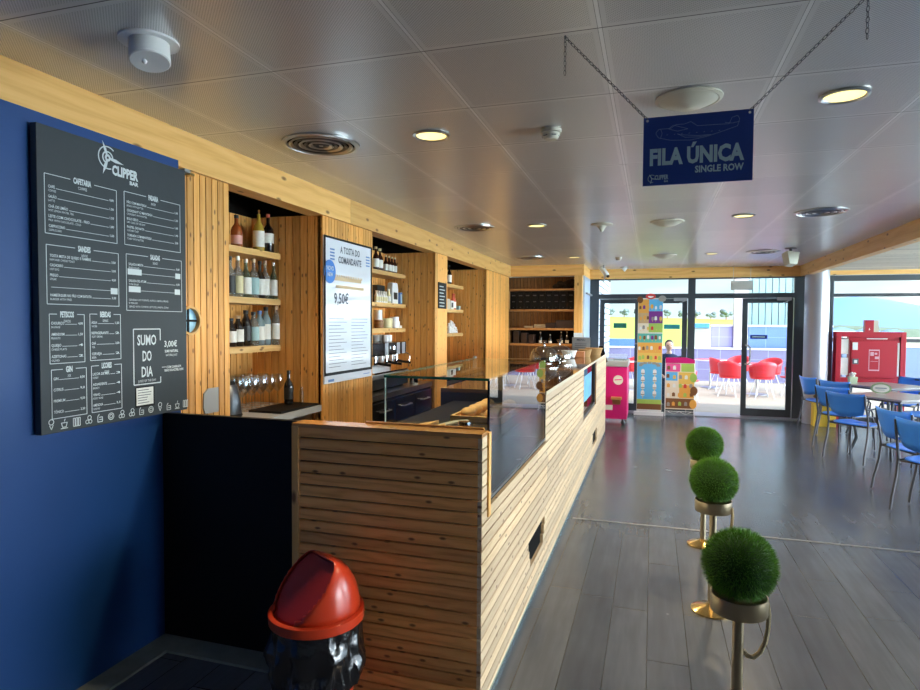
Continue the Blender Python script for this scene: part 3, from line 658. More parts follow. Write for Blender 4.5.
# logo: propeller in a ring with the word beside it
cy,cz=2.150,2.318
def ring(r,a0,a1,t,n=26):
    for k in range(n):
        a=R(a0+(a1-a0)*k/n); b=R(a0+(a1-a0)*(k+1)/n+1); L(cy+r*math.cos(a),cz+r*math.sin(a),cy+r*math.cos(b),cz+r*math.sin(b),t)
ring(.048,50,290,.005); ring(.026,0,250,.006); ring(.011,0,360,.01,12)
def blade(a,l,w):
    a=R(a); d=Vector((0,math.cos(a),math.sin(a))); p=Vector((0,-math.sin(a),math.cos(a))); c=Vector(yz(cy,cz))
    q=[c+d*.008-p*w*.3,c+d*l*.5-p*w*.5,c+d*l,c+d*l*.5+p*w*.5,c+d*.008+p*w*.3]; mb._add([tuple(v+Vector((.001,0,0))) for v in q],[(0,1,2,3,4)],None,0)
blade(112,.075,.014); blade(-8,.085,.016); blade(-110,.08,.016)
T('CLIPPER',2.172,2.252,.042,.145,'L',.05); T('BAR',2.318,2.226,.017,.05,'R',.04)
# row of food icons
def icon(k,y,z):
    s_=.5
    if k==0: ring2(y,z+.018,.011); L(y-.008,z+.006,y,z-.012,.003);L(y+.008,z+.006,y,z-.012,.003)
    elif k==1: L(y-.014,z+.008,y+.014,z+.008,.003);L(y-.013,z+.008,y-.008,z-.01,.003);L(y+.013,z+.008,y+.008,z-.01,.003);L(y-.009,z-.01,y+.009,z-.01,.003);L(y-.016,z-.015,y+.016,z-.015,.003);L(y,z+.013,y+.004,z+.024,.003)
    elif k==2:
        for d in (-.012,0,.012): L(y+d-.004,z-.014,y+d-.004,z+.02,.003);L(y+d+.004,z-.014,y+d+.004,z+.02,.003);L(y+d-.004,z+.02,y+d+.004,z+.02,.003)
        L(y-.016,z-.014,y+.016,z-.014,.003)
    elif k==3: ring2(y-.007,z-.005,.008);ring2(y+.008,z-.005,.008);ring2(y+.004,z+.012,.009)
    elif k==4: L(y-.012,z-.014,y-.012,z+.01,.003);L(y-.012,z+.01,y-.004,z+.02,.003);L(y-.012,z-.014,y+.012,z-.014,.003);L(y+.012,z-.014,y+.012,z+.006,.003);L(y-.004,z+.006,y+.012,z+.006,.003);L(y-.004,z-.004,y+.012,z-.004,.003)
    else: ring2(y,z+.002,.015);ring2(y,z+.002,.008)
def ring2(y,z,r):
    for k in range(10):
        a=2*PI*k/10;b=2*PI*(k+1)/10; L(y+r*math.cos(a),z+r*math.sin(a),y+r*math.cos(b),z+r*math.sin(b),.003)
for i,kk in enumerate((0,1,2,3,4,5,3,3,4,5,0,4,1,2)): icon(kk,1.862+i*.0573,1.174)
mb.build('lettering','ink',e)
e=empty('paper_note',(XL+.0475,2.285,1.2),0,'small white printed note taped to the menu board','note')
MB().box(-.001,0,0,.115,-.006,.092).build('backing_card','black',e)
MB().box(0,.0015,.004,.106,.004,.086).build('sheet','paper',e)
mb=MB(); 
for k in range(6): line(mb,(.0016,.012,.015+k*.012),(.0016,.08+.015*math.sin(k*5),.015+k*.012),.003,N,.0003)
mb.build('writing','posterink',e)
tag(MB().box(XL,-2.30,2.62,2.66,2.37,2.385).box(XL,-2.30,2.66,2.69,2.36,2.372,mi=1).build('wall_bracket',['grey','brass']),'small metal bracket at the top corner of the menu board','bracket')

# ------------------------------------------------------------------ black partition, counter
tag(MB().box(XL,-1.49,2.5,2.53,0,1.14).build('partition_panel','black'),'black half height panel between blue wall and bar counter','partition')
CX=-.64; CY0=2.36; CY1=9.25; CTOP=1.165
bar=empty('bar_counter',(-1.05,5.8,0),0,'long bar counter clad in horizontal pine slats','bar counter')
def cb(mb,name,mats,**k):
    o=mb.build(name,mats,bar,**k); o.location=(1.05,-5.8,0); return o
P_=.0517; NS=22
mb=MB()
# end face towards the viewer
for i in range(NS):
    z0=.012+i*P_; mb.box(-1.475,CX-.018,CY0,CY0+.018,z0,z0+P_-.0065,ax=0)
mb.box(-1.478,CX-.06,CY0+.018,CY0+.03,0,1.14,mi=1)
cb(mb,'end_cladding',['slat','blackmat'],bev=.0015)
mb=MB(); mb.box(-1.508,-1.477,CY0-.006,CY0+.12,0,1.145,ax=2); cb(mb,'corner_post','beam')
mb=MB()
gaps={}
def hole(i): 
    z=.012+i*P_; h=[]
    if 4<=i<=6: h.append((3.42-.03*(i-4)+.0*i,3.9-.03*(6-i)))
    if 3<=i<=5: h.append((7.25,7.8))
    if .60<z<1.115: h.append((6.2,7.62))
    if z+P_>.875: h.append((2.475,3.90))
    return h
brk=random.Random(5)
for i in range(NS):
    z0=.012+i*P_; hs=sorted(hole(i)); segs=[]; y=CY0
    for a,b in hs: segs.append((y,a)); y=b
    segs.append((y,CY1))
    for a,b in segs:
        if b-a<.02: continue
        q=a
        while q<b-.01:
            nx=min(b,q+brk.uniform(1.2,2.6))
            if b-nx<.4: nx=b
            mb.box(CX-.018,CX,q+.0005,nx-.0005,z0,z0+P_-.0065,ax=1); q=nx
mb.box(CX-.03,CX-.0185,CY0+.03,2.475,0,1.14,mi=1).box(CX-.03,CX-.0185,3.9,CY1,0,.6,mi=1).box(CX-.03,CX-.0185,2.475,3.9,0,.87,mi=1).box(CX-.03,CX-.0185,3.9,6.2,.6,1.14,mi=1).box(CX-.03,CX-.0185,7.62,CY1,.6,1.14,mi=1)
cb(mb,'front_cladding',['slatlit','blackmat'])
mb=MB(); mb.box(CX-.004,CX+.008,2.44,2.475,.80,1.15,ax=2); cb(mb,'edge_trim','beam')
mb=MB(); mb.box(-1.508,CX-.0,CY0-.004,2.455,1.14,1.157,ax=0).box(-1.2,CX-.02,2.455,2.475,1.14,1.165,ax=0); cb(mb,'end_shelf',flatw:=wood('varnished_end_shelf',(.55,.27,.09),(.62,.33,.12),(.42,.19,.05),rough=.15))
mb=MB(); mb.box(-1.35,CX-.002,3.90,CY1,1.14,CTOP); cb(mb,'countertop','counter_top',bev=.002)
mb=MB(); mb.box(CX-.002,CX+.004,3.90,CY1,1.145,CTOP+.001); cb(mb,'countertop_edge','cream')
mb=MB(); mb.box(-1.35,CX-.03,3.9,6.19,0.02,1.14).box(-1.35,CX-.03,7.65,CY1,.02,1.14).box(-1.35,CX-.22,6.19,7.65,0.02,1.14).box(-1.35,CX-.03,6.19,7.65,.02,.62).box(-1.35,CX-.03,2.48,3.9,.02,.86).box(-1.47,-1.3,CY0+.031,2.6,.02,1.13); cb(mb,'carcass','black')
mb=MB(); mb.box(CX-.03,CX-.012,CY0,CY1,0,.012); cb(mb,'kick_base','black')
mb=MB(); mb.box(CX,CX+.006,CY0,CY1,0,.035); cb(mb,'kick_strip',pm('aluminium_kick',(.35,.5,.58),.25,.8))
mb=MB(); mb.box(CX-.2,CX-.001,7.62,7.65,.62,1.14,ax=2).box(CX-.2,CX-.001,6.17,6.2,.62,1.14,ax=2).box(CX-.2,CX-.001,6.2,7.62,.605,.625,ax=1); cb(mb,'display_recess','brown2')
mb=MB(); mb.box(CX-.035,CX-.03,6.2,7.62,.625,1.14); cb(mb,'display_pane','caseglass')
mb=MB(); mb.box(CX-.03,CX-.012,6.2,6.25,.62,1.14).box(CX-.03,CX-.012,7.57,7.62,.62,1.14).box(CX-.03,CX-.012,6.25,7.57,.62,.66); cb(mb,'display_frame','darksteel')
mb=MB(); mb.box(CX-.029,CX-.027,6.5,7.3,.78,1.05); cb(mb,'display_sticker',pm('sky_blue_print',(.12,.42,.75),.4,noise=.5,nscale=12))
mb=MB(); mb.box(CX-.018,CX,CY1,CY1+.02,0,1.16,ax=2).box(-1.35,CX-.018,CY1,CY1+.02,0,1.16,mi=0,ax=0); cb(mb,'far_end_board',['slatlit'])

# glass display case
case=empty('glass_display_case',(-.9,3.2,.87),0,'frameless glass pastry case set into the near end of the bar','display case')
def cc(mb,name,mats,**k):
    o=mb.build(name,mats,case,**k); o.location=(.9,-3.2,-.87); return o
cc(MB().box(CX-.008,CX-.002,2.48,3.89,.872,1.362),'front_pane','frontglass')
cc(MB().box(-1.11,CX-.01,2.472,2.478,1.158,1.362),'end_pane','caseglass')
cc(MB().box(-1.11,CX-.002,2.468,3.89,1.363,1.371),'top_pane','caseglass')
cc(MB().box(-1.112,CX,2.463,2.468,1.361,1.372).box(-1.116,-1.112,2.463,3.89,1.361,1.372),'top_edge','gedge')
cc(MB().box(-1.115,-1.111,2.468,2.479,1.158,1.361).box(CX-.0095,CX-.0085,2.48,2.484,1.158,1.361),'pale_edge','gedgelight')
cc(MB().box(CX-.010,CX-.0005,2.472,2.479,.875,1.361).box(CX-.010,CX-.0005,3.89,3.90,.87,1.361),'upright_seal','blackgloss')
cc(MB().box(-1.3,CX-.012,2.48,3.89,.862,.872),'case_floor','black')
cc(MB().box(-1.25,CX-.012,2.5,3.88,1.078,1.086),'mid_shelf','black')
cc(MB().box(CX-.012,CX,2.478,3.9,.858,.871),'sill_strip','steel')
# things inside the case
e=empty('serving_tray',(-.86,3.3,1.086),0,'wooden serving tray with rolls inside the glass case','tray'); e.scale=(.9,.9,.7)
MB().box(-.15,.15,-.3,.3,0,.012).build('tray_base','shelfwood',e); MB().box(-.15,-.135,-.3,.3,.012,.05).box(.135,.15,-.3,.3,.012,.05).box(-.135,.135,-.3,-.285,.012,.05).box(-.135,.135,.285,.3,.012,.05).build('tray_rim','shelfwood',e)
rollp=None
for i in range(8):
    x=-.92+(i%2)*.13; y=3.11+(i//2)*.13
    if rollp is None: rollp=MB().sphere((0,0,.03),.042,14,10,(1,1.2,.7)).build('bread_roll','bread'); o=rollp
    else: o=dup(rollp,(0,0,0))
    o.location=(x,y,1.098); tag(o,'golden bread roll on the wooden tray in the glass case','bread roll','bread rolls in the glass case')
e=empty('sandwich_box',(-1.06,2.72,1.086),0,'wedge shaped sandwich pack with cream label in the glass case','sandwich')
MB().prism([(-.09,0),(.09,0),(.09,.05),(-.07,.012)],.12,'y',-.06).build('sandwich_wedge','bread',e); MB().box(.0,.08,-.061,-.06,.01,.03).build('paper_label','lw',e)
o=dup(e,(-.98,2.62,1.086),.3,'wedge shaped sandwich pack nearest the glass end pane')
e=empty('jam_jar',(-.80,2.64,1.086),0,'small glass jar with dark lid in the glass case','jar')
MB().lathe([(.03,0),(.032,.01),(.032,.05),(.026,.06)],n=14).build('jar_body','g_amber',e); MB().lathe([(.03,.058),(.03,.072)],n=14).build('lid','chrome',e)
e=empty('serving_tongs',(-.90,2.83,1.09),.5,'pale wooden serving tongs beside the jar in the glass case','tongs')
MB().tube([(-.09,0,.01),(0,0,.03),(.06,0,.035)],.008,6).tube([(-.09,.03,.01),(0,.02,.03),(.06,.005,.035)],.008,6).build('tong_arms','cream',e)

# things on the counter
def dome(loc,label):
    e=empty('cake_stand',loc,0,label,'cake stand')
    MB().lathe([(.09,0),(.09,.006),(.02,.012),(.02,.03),(.165,.036),(.165,.046),(0,.046)],n=28).build('stand_plate','cup',e)
    MB().lathe([(.15,.047),(.15,.075),(.14,.12),(.112,.158),(.065,.185),(.012,.195)],n=28,cap=False).build('glass_dome','cup',e)
    MB().lathe([(.014,.193),(.012,.205),(.028,.235),(.034,.25),(0,.253)],n=16).build('knob','chrome',e)
dome((-1.13,6.72,CTOP),'glass cake dome on stand, nearer of the two on the bar')
dome((-1.04,7.25,CTOP),'glass cake dome on stand, farther of the two on the bar')
tag(MB().lathe([(.05,0),(.07,.01),(.1,.1),(.095,.1),(.065,.015)],n=20,cap=True).build('white_bowl','white',loc=(-1.0,7.85,CTOP)),'white bowl on the bar behind the glass domes','bowl')
tag(MB().box(-.95,-.83,8.02,8.14,CTOP,CTOP+.08).build('napkin_box',flat('terracotta',(.55,.22,.09)),bev=.004),'terracotta napkin box on the bar beside the baskets','box')
def basket(loc,r,label):
    e=empty('wicker_basket',loc,0,label,'basket')
    MB().lathe([(r*.75,0),(r,.09),(r*.94,.09),(r*.7,.01),(0,.01)],n=22).build('basket_body','wicker',e)
    mb=MB(); mb.tube([(r*math.cos(a)*.98,r*math.sin(a)*.98,.092) for a in [2*PI*k/20 for k in range(20)]],.008,6,closed=True); mb.build('rim','wicker',e)
basket((-.85,8.35,CTOP),.085,'smaller wicker basket on the bar beside the terracotta box')
basket((-.78,8.85,CTOP),.12,'larger wicker basket at the far end of the bar')
e=empty('leaflet_stand',(-.99,9.12,CTOP),0,'grey leaflet stand with printed sheet at the far bar end','leaflet stand')
MB().box(-.13,.13,-.005,.005,0,.24).box(-.13,.13,-.04,.05,0,.006).build('holder','grey',e)
mb=MB(); text(mb,'MENU',(0,-.007,.19),(1,0,0),V,.03,.12,.02,'C')
for k in range(5): line(mb,(-.09,-.006,.04+k*.026),(.08,-.006,.04+k*.026),.006,(0,-1,0),.0008)
mb.build('print','posterink',e)

# ------------------------------------------------------------------ trash bin
e=empty('trash_bin',(-1.2,1.92,0),0,'red round trash bin with swing dome lid and black bag','trash bin')
MB().lathe([(.145,0),(.15,.02),(.185,.52),(.18,.52),(.143,.03),(0,.03)],n=36).build('bin_body','bin',e)
mb=MB(); mb.box(.1,.125,-.139,-.128,.05,.4); 
# bag: crumpled skirt
br=random.Random(11); n=180; rows_=16; vs=[];fs=[]
for k in range(rows_+1):
    for i in range(n):
        a=2*PI*i/n; t=k/rows_
        fold=math.sin(a*9+t*2)*.5+math.sin(a*17+1+t*3)*.35+math.sin(a*31)*.2
        r=.196+.012*fold*t+.02*t*math.sin(t*3)+ .008*br.random()*t; z=.528-.25*t*(1+.10*math.sin(a*3+.5)+.05*math.sin(a*11))-.04*t*math.cos(a-R(-60))
        q=mnoise.turbulence_vector(Vector((math.cos(a)*2.2,math.sin(a)*2.2,z*9)),2,False); r+=q[0]*.022*min(1,t*3); z+=q[2]*.012*t
        vs.append((r*math.cos(a),r*math.sin(a),z))
for k in range(rows_):
    for i in range(n): fs.append((k*n+i,(k+1)*n+i,(k+1)*n+(i+1)%n,k*n+(i+1)%n))
mb=MB(); mb._add(vs,fs,None,0,0,True); o=mb.build('bin_liner','liner',e); m_=o.modifiers.new('s','SOLIDIFY'); m_.thickness=.002
MB().lathe([(.197,.505),(.207,.51),(.209,.55),(.198,.556),(.190,.555),(.186,.52)],n=48,cap=False).build('rim_ring','bin',e)
# hood with a straight top edge and one sloping flat opening closed by a flap
nd=Vector((-.50,-.866,0)); ed=Vector((.866,-.50,0)); RR=.19; HH=.225; nu=16; na=64
vs=[]
for k in range(nu+1):
    u=k/nu
    for i in range(na):
        a=2*PI*i/na; c_=Vector((RR*math.cos(a),RR*math.sin(a),0))
        e_=c_.dot(ed); rp=ed*max(-.085,min(.085,e_*.62))-nd*.025
        w=1-math.cos(u*PI/2)  # pulls in late: bulging flanks
        p=c_.lerp(rp,w**.9); p.z=HH*math.sin(u*PI/2)**.92; vs.append(p)
fs=[(k*na+i,k*na+(i+1)%na,(k+1)*na+(i+1)%na,(k+1)*na+i) for k in range(nu) for i in range(na)]
run=.178+.025; th=math.atan2(HH-.004,run); pn=nd*math.sin(th)+Vector((0,0,math.cos(th))); pd=(Vector((0,0,HH-.004))-nd*.025).dot(pn)
out=[]
for p in vs:
    d_=p.dot(pn)-pd; out.append(p-pn*d_ if d_>0 else p.copy())
cut=lambda f:(sum((vs[j] for j in f),Vector())/len(f)).dot(pn)-pd>.0015
mb=MB(); mb._add([tuple(p) for p in out],[f for f in fs if not cut(f)],None,0,0,True); o=mb.build('hood','bin',e,loc=(0,0,.553)); m_=o.modifiers.new('s','SOLIDIFY'); m_.thickness=.005
mb=MB(); mb._add([tuple(p-pn*.014) for p in out],[f for f in fs if cut(f)],None,0,0,False); o=mb.build('flap','binflap',e,loc=(0,0,.553)); m_=o.modifiers.new('s','SOLIDIFY'); m_.thickness=.003
e.location=(-1.235,2.10,0); e.scale=(.88,.88,.88)

# ------------------------------------------------------------------ bollards with grass balls
def grassball():
    mb=MB(); g=random.Random(2); vs=[];fs=[]
    for i in range(9000):
        z=1-2*(i+.5)/9000; ph=i*2.399963; r=math.sqrt(1-z*z); n_=Vector((r*math.cos(ph),r*math.sin(ph),z))
        if z<-.85: continue
        t=n_.orthogonal().normalized(); t.rotate(Matrix.Rotation(g.random()*6.28,3,n_)); b=n_.cross(t)
        base=n_*.112; tip=n_*(.130+g.random()*.009)+t*g.uniform(-.012,.012)+b*g.uniform(-.01,.01)
        w=.0012; k=len(vs); vs+= [tuple(base-t*w),tuple(base+t*w),tuple(tip)]; fs.append((k,k+1,k+2))
    mb._add(vs,fs,None,0,0,False); return mb
def bollard():
    e=empty('grass_ball_bollard',(0,0,0))
    MB().lathe([(.108,0),(.108,.01),(.085,.022),(.04,.034),(.02,.045)],n=32).build('base','brass',e)
    MB().lathe([(.0195,.04),(.0195,.562)],n=16).build('post','dullbrass',e)
    MB().lathe([(.02,.560),(.094,.564),(.097,.568),(.097,.628),(.092,.628),(.092,.57)],n=36).build('collar','dullbrass',e)
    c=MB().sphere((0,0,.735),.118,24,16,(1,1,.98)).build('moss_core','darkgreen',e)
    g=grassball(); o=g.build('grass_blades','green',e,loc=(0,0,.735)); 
    pts=[(.104,.0,.60)]+[(.104-.001*k*k*.9,-.01,.60-.0155*k+.0009*k*k*(k>4)) for k in range(1,10)]+[(.017,0,.50)]
    pts=[(.097,0,.60),(.103,-.004,.56),(.101,-.006,.51),(.092,-.008,.46),(.074,-.008,.42),(.052,-.006,.40),(.033,-.003,.403),(.019,0,.42)]
    MB().tube(pts,.0085,8).build('rope','rope',e)
    return e
b0=bollard(); b0.location=(.315,2.40,0); b0.rotation_euler.z=R(10)
tag(b0,'nearest gold bollard topped with a green grass ball','bollard','bollards with grass balls')
dup(b0,(.34,3.66,0),R(-20),'middle gold bollard topped with a green grass ball','bollards with grass balls')
dup(b0,(.375,4.75,0),R(0),'farthest gold bollard topped with a green grass ball','bollards with grass balls')

# ------------------------------------------------------------------ blue chairs and tables
def chair():
    e=empty('dining_chair',(0,0,0))   # faces +x
    # seat shell: rounded square, slightly dished
    mb=MB(); n=28; top=[];
    def se(a,s): c,s_=math.cos(a),math.sin(a); p=3.2; k=(abs(c)**p+abs(s_)**p)**(-1/p); return c*k*s,s_*k*s
    vs=[];fs=[];rings=[(0,-.012),(.5,-.010),(.85,-.004),(1,.004)]
    for (q,dz) in rings:
        for i in range(n):
            x,y=se(2*PI*i/n,.225*max(q,.001)); vs.append((x*1.0,y*1.05,.455+dz-(.02 if x>.18 else 0)*q))
    for k in range(3):
        for i in range(n): fs.append((k*n+i,k*n+(i+1)%n,(k+1)*n+(i+1)%n,(k+1)*n+i))
    mb._add(vs,fs,None,0,0,True); o=mb.build('seat','chairblue',e); m_=o.modifiers.new('s','SOLIDIFY'); m_.thickness=.012
    # backrest: curved panel
    vs=[];fs=[];nu=12;nv=6
    for j in range(nv+1):
        v=j/nv
        for i in range(nu+1):
            u=i/nu*2-1; hw=.235-.045*(1-v)**2
            y=u*hw; z=.575+.245*v+ .012*(1-u*u)*(0 if v<.5 else -1)-(.03*(1-abs(u)**2) if v==0 else 0)
            x=-.235-.05*v+.0+.05*(u*u)*1.0-.03
            vs.append((x,y,z))
    for j in range(nv):
        for i in range(nu): a=j*(nu+1)+i; fs.append((a,a+1,a+nu+2,a+nu+1))
    mb=MB(); mb._add(vs,fs,None,0,0,True); o=mb.build('backrest','chairblue',e); m_=o.modifiers.new('s','SOLIDIFY'); m_.thickness=.012; m_.offset=0
    MB().box(-.312,-.298,-.03,.03,.775,.787).build('grip_slot','black',e)
    for s in (-1,1):
        y=.235*s
        MB().tube([(-.262,y,.80),(-.25,y,.70),(-.222,y*1.02,.60),(-.20,y*1.02,.46),(-.215,y*1.03,.3),(-.26,y*1.05,.12),(-.275,y*1.06,.012)],.0115,8).build('leg','chairmetal',e)
        MB().tube([(-.18,y*1.0,.44),(.1,y*1.0,.44),(.17,y,.42),(.20,y*1.02,.36),(.20,y*1.04,.2),(.215,y*1.05,.012)],.0115,8).build('leg','chairmetal',e)
        MB().tube([(-.235,y*1.03,.64),(-.1,y*1.12,.655),(.05,y*1.12,.65),(.10,y*1.08,.62),(.11,y*1.02,.55),(.10,y,.45)],.010,8).build('armrest','chairmetal',e)
    MB().tube([(-.19,-.23,.435),(-.19,.23,.435)],.009,8).tube([(.15,-.23,.42),(.15,.23,.42)],.009,8).build('seat_frame','chairmetal',e)
    return e
ch0=chair(); GC='blue chairs around the dining tables'
HD=R(38)
def put(x,y,a,l,first=[True]):
    if first[0]: o=ch0; first[0]=False; o.location=(x,y,0); o.rotation_euler.z=a
    else: o=dup(ch0,(x,y,0),a)
    tag(o,l,'chair',GC); return o
def rear_left(x,y,a):  # place so that the rear left foot stands at x,y
    f=Vector((math.cos(a),math.sin(a))); l=Vector((-math.sin(a),math.cos(a)))
    c=Vector((x,y))+f*.275-l*.25; return c.x,c.y
for (x,y,a,l) in ((2.20,10.79,R(16),'blue chair by the grey pillar with a brown cloth on its seat'),(2.05,9.14,R(38),'blue chair half hidden behind the nearer seats, left of the white oval sign'),(1.99,8.36,R(40),'blue chair in full view at the near corner of the oval sign table'),(2.08,6.93,R(18),'blue chair with bent dark leg between the front chair and full view chair'),(1.99,6.15,R(42),'nearest blue chair, cut by the right edge of the picture')):
    cx,cy_=rear_left(x,y,a); put(cx,cy_,a,l)
put(2.68,10.05,R(38),'blue chair beside the farther table with the flower pot')
put(3.62,10.75,R(222),'blue chair facing us behind the farther table, before the red cabinet')
put(3.42,9.45,R(215),'blue chair facing us across the table with the oval sign')
put(3.12,8.02,R(128),'blue chair with loop armrest at the near right side of the oval sign table')
put(4.1,10.0,R(200),'blue chair farthest right behind the oval sign table')
def table(loc,a,w,d,label):
    e=empty('dining_table',loc,a,label,'table')
    MB().box(-w/2,w/2,-d/2,d/2,.725,.75).build('tabletop','tabletop',e,bev=.006)
    MB().box(-w/2+.08,w/2-.08,-d/2+.08,d/2-.08,.695,.725).build('apron','chairmetal',e)
    for sx in (-1,1):
        for sy in (-1,1):
            MB().tube([(sx*(w/2-.1),sy*(d/2-.1),.71),(sx*(w/2-.09),sy*(d/2-.09),.45),(sx*(w/2-.12),sy*(d/2-.12),.2),(sx*(w/2-.07),sy*(d/2-.07),.01)],.02,8).build('leg','frame',e)
    return e
TA=R(-58)
tdir=Vector((.52,-.85)).normalized(); sdir=Vector((.85,.52)).normalized()
c=Vector((2.70,8.17))-tdir*.4+sdir*.43
table((c.x,c.y,0),TA,.8,.8,'grey topped dining table with the white oval sign')
c2=Vector((3.22,10.25)); table((c2.x,c2.y,0),TA,.8,.8,'grey topped dining table with the flower pot, near the red cabinet')
e=empty('table_sign',(2.73,8.86,.75),R(-12),'white and green oval sign standing on the nearer table','sign')
o=MB().lathe([(.15,0),(.15,.012)],n=32).build('oval_panel',flat('signgreen',(.30,.42,.22)),e,loc=(0,0,.095)); o.rotation_euler=(PI/2,0,0); o.scale=(1,.62,1)
o=MB().lathe([(.118,.0),(.118,.0135)],n=32).build('inner_oval','lw',e,loc=(0,.0,.095)); o.rotation_euler=(PI/2,0,0); o.scale=(1,.58,1)
mb=MB(); line(mb,(-.08,-.014,.10),(.08,-.014,.10),.02,(0,-1,0),.0006); line(mb,(-.05,-.014,.07),(.05,-.014,.07),.008,(0,-1,0),.0006); mb.build('print',flat('greyprint',(.3,.35,.4)),e)
MB().box(-.06,.06,-.03,.02,0,.012).build('foot','white',e); e.scale=(.74,.74,.74)
e=empty('flower_pot',(2.82,10.33,.75),0,'small square pot of white and green flowers on the farther table','flower pot')
MB().prism([(-.045,0),(.045,0),(.055,.1),(-.055,.1)],.1,'y',-.05).build('pot',flat('potgreen',(.5,.6,.38)),e,bev=.004)
mb=MB(); g=random.Random(4)
for i in range(40):
    a=g.random()*6.28; q=g.random()*.04; mb.sphere((q*math.cos(a),q*math.sin(a),.1+g.random()*.06),.012,6,5)
mb.build('blossoms','lw',e)
e=empty('wooden_box',(2.62,11.03,0),R(0),'yellow box on the floor behind the chair by the pillar','box')
MB().box(-.16,.16,-.08,.08,0,.36).build('box_body','yellow',e,bev=.005); MB().box(-.17,.17,-.085,.085,.36,.375).build('lid','yellow',e)
mb=MB(); 
for i in range(7): mb.sphere((g.uniform(-.09,.09),g.uniform(-.08,.08),.02+g.random()*.04),.05,10,8,(1.2,1,.55))
cx,cy_=rear_left(2.20,10.79,R(16)); tag(mb.build('folded_cloth',pm('brown_cloth',(.3,.16,.05),.9,noise=.4,nscale=20),loc=(cx,cy_,.462)),'crumpled brown cloth lying on the seat by the pillar','cloth')

# red hose cabinet
e=empty('fire_hose_cabinet',(3.33,11.42,0),0,'large red fire hose cabinet in front of the window','cabinet')
e.scale=(1.055,1,1)
MB().box(-.46,-.39,-.1,.1,.0,1.5).box(.39,.46,-.1,.1,.0,1.5).box(-.39,.39,-.1,.1,1.42,1.5).box(-.39,.39,-.1,.1,.68,.76).build('outer_frame','red',e,bev=.004)
MB().box(-.27,.385,-.08,.08,.76,1.37).box(-.28,.385,-.06,.06,1.37,1.42).build('cabinet_body','red',e,bev=.004)
d=MB().box(-.25,.345,-.095,-.081,.77,1.36).build('door','red',e)
MB().box(-.24,-.17,-.1,-.095,1.21,1.33).build('label_plate','paper',d)
h=MB().box(-.235,-.155,-.105,-.095,.98,1.07).build('latch','darksteel',d); MB().box(-.215,-.175,-.107,-.105,1.0,1.05).build('latch_window','paper',h)
mb=MB(); 
for (a,b,c_,d_) in ((-.02,.12,.88,.9),(-.02,.12,1.2,1.22),(-.02,-.012,.9,1.2),(.112,.12,.9,1.2),(0,.045,1.12,1.18),(.055,.09,1.14,1.17),(.06,.11,1.07,1.11),(0,.1,1.03,1.035)): mb.box(a,b,-.0965,-.095,c_,d_)
mb.build('instruction_print',flat('rosewhite',(.65,.4,.45)),d)
mb=MB()
mb.box(-.385,-.285,-.06,-.04,.8,1.08).box(-.385,-.285,-.06,-.04,1.14,1.38).box(.355,.38,-.086,-.081,.8,1.33).build('glazed_slot','lw',e)
MB().box(-.05,.22,-.086,-.08,1.385,1.4).build('title_strip','lw',e)
e=empty('alarm_box',(3.36,11.42,1.5),0,'red and cream box standing on top of the hose cabinet','box')
MB().box(-.10,.02,-.05,.05,0,.19).build('red_half','red',e); MB().box(.02,.09,-.05,.05,0,.19).build('cream_half','cream',e)
MB().prism([(-.05,.03),(-.03,.03),(-.04,.07)],.002,'y',-.052).build('print','lw',e)

# ------------------------------------------------------------------ pillar, doors, windows
struct(MB().cyl(2.55,11.32,0,2.5,.178,n=40).build('trim_12',pm('grey_pillar',(.36,.36,.40),.3,.3)),'round grey pillar between doors and window','pillar')
def pane(x0,x1,z0,z1,y=YD): return MB().box(x0,x1,y-.003,y+.003,z0,z1)
fr=MB()
fr.box(-1.11,-.95,11.65,11.76,0,2.43).box(.60,.72,11.65,11.76,0,2.43).box(2.29,2.45,11.65,11.76,0,2.43)
fr.box(-.95,.60,11.65,11.76,2.065,2.15).box(.72,2.29,11.65,11.76,2.065,2.15).box(-1.11,2.45,11.65,11.76,2.405,2.43)
struct(fr.build('trim_13','frame'),'anthracite frame around the glass doors','door frame')
for i,(a,b) in enumerate(((-.95,.60),(.72,2.29))): struct(pane(a,b,2.15,2.405).build('window_%d'%(i+2),'glass'),'clear transom pane above the %s doors'%('left','right')[i],'window')
def leaf(n,x0,x1,label,y=YD,handle=None,closer=None,st=.085):
    e=empty('door_%d'%n,((x0+x1)/2,y,0)); struct(e,label,'door'); w=(x1-x0)/2
    MB().box(-w,-w+st,-.02,.02,.02,2.06).box(w-st,w,-.02,.02,.02,2.06).box(-w+st,w-st,-.02,.02,1.98,2.06).box(-w+st,w-st,-.02,.02,.02,.15).build('frame','frame',e)
    MB().box(-w+st,w-st,-.003,.003,.15,1.98).build('pane','glass',e)
    if handle is not None:
        hx=handle; MB().tube([(hx,-.02,.92),(hx,-.07,.92),(hx+.04,-.085,.92),(hx+.07,-.085,.95),(hx+.07,-.085,1.22),(hx+.04,-.085,1.25),(hx,-.07,1.25),(hx,-.02,1.25)],.016,8).build('handle',flat('satin_handle',(.6,.6,.6),.25,metal=.6),e)
    if closer is not None:
        MB().box(closer-.11,closer+.11,-.06,-.02,2.02,2.075).tube([(closer+.08,-.05,2.02),(closer-.02,-.07,1.98)],.007,6).build('closer','grey',e)
    return e
leaf(1,-.93,-.22,'glazed left door leaf behind the freezer',handle=.30-.02)
leaf(2,-.21,.59,'glazed door leaf behind the ice cream banner',closer=.28)
leaf(3,1.49,2.28,'closed glazed right door leaf beside the open doorway',handle=-.34,closer=.25)
tag(MB().box(1.62,1.89,11.675,11.69,1.36,1.43).box(1.65,1.85,11.674,11.675,1.385,1.405,mi=1).build('door_sticker',['signblue','signink']),'small dark blue sticker on the closed right door','sticker')
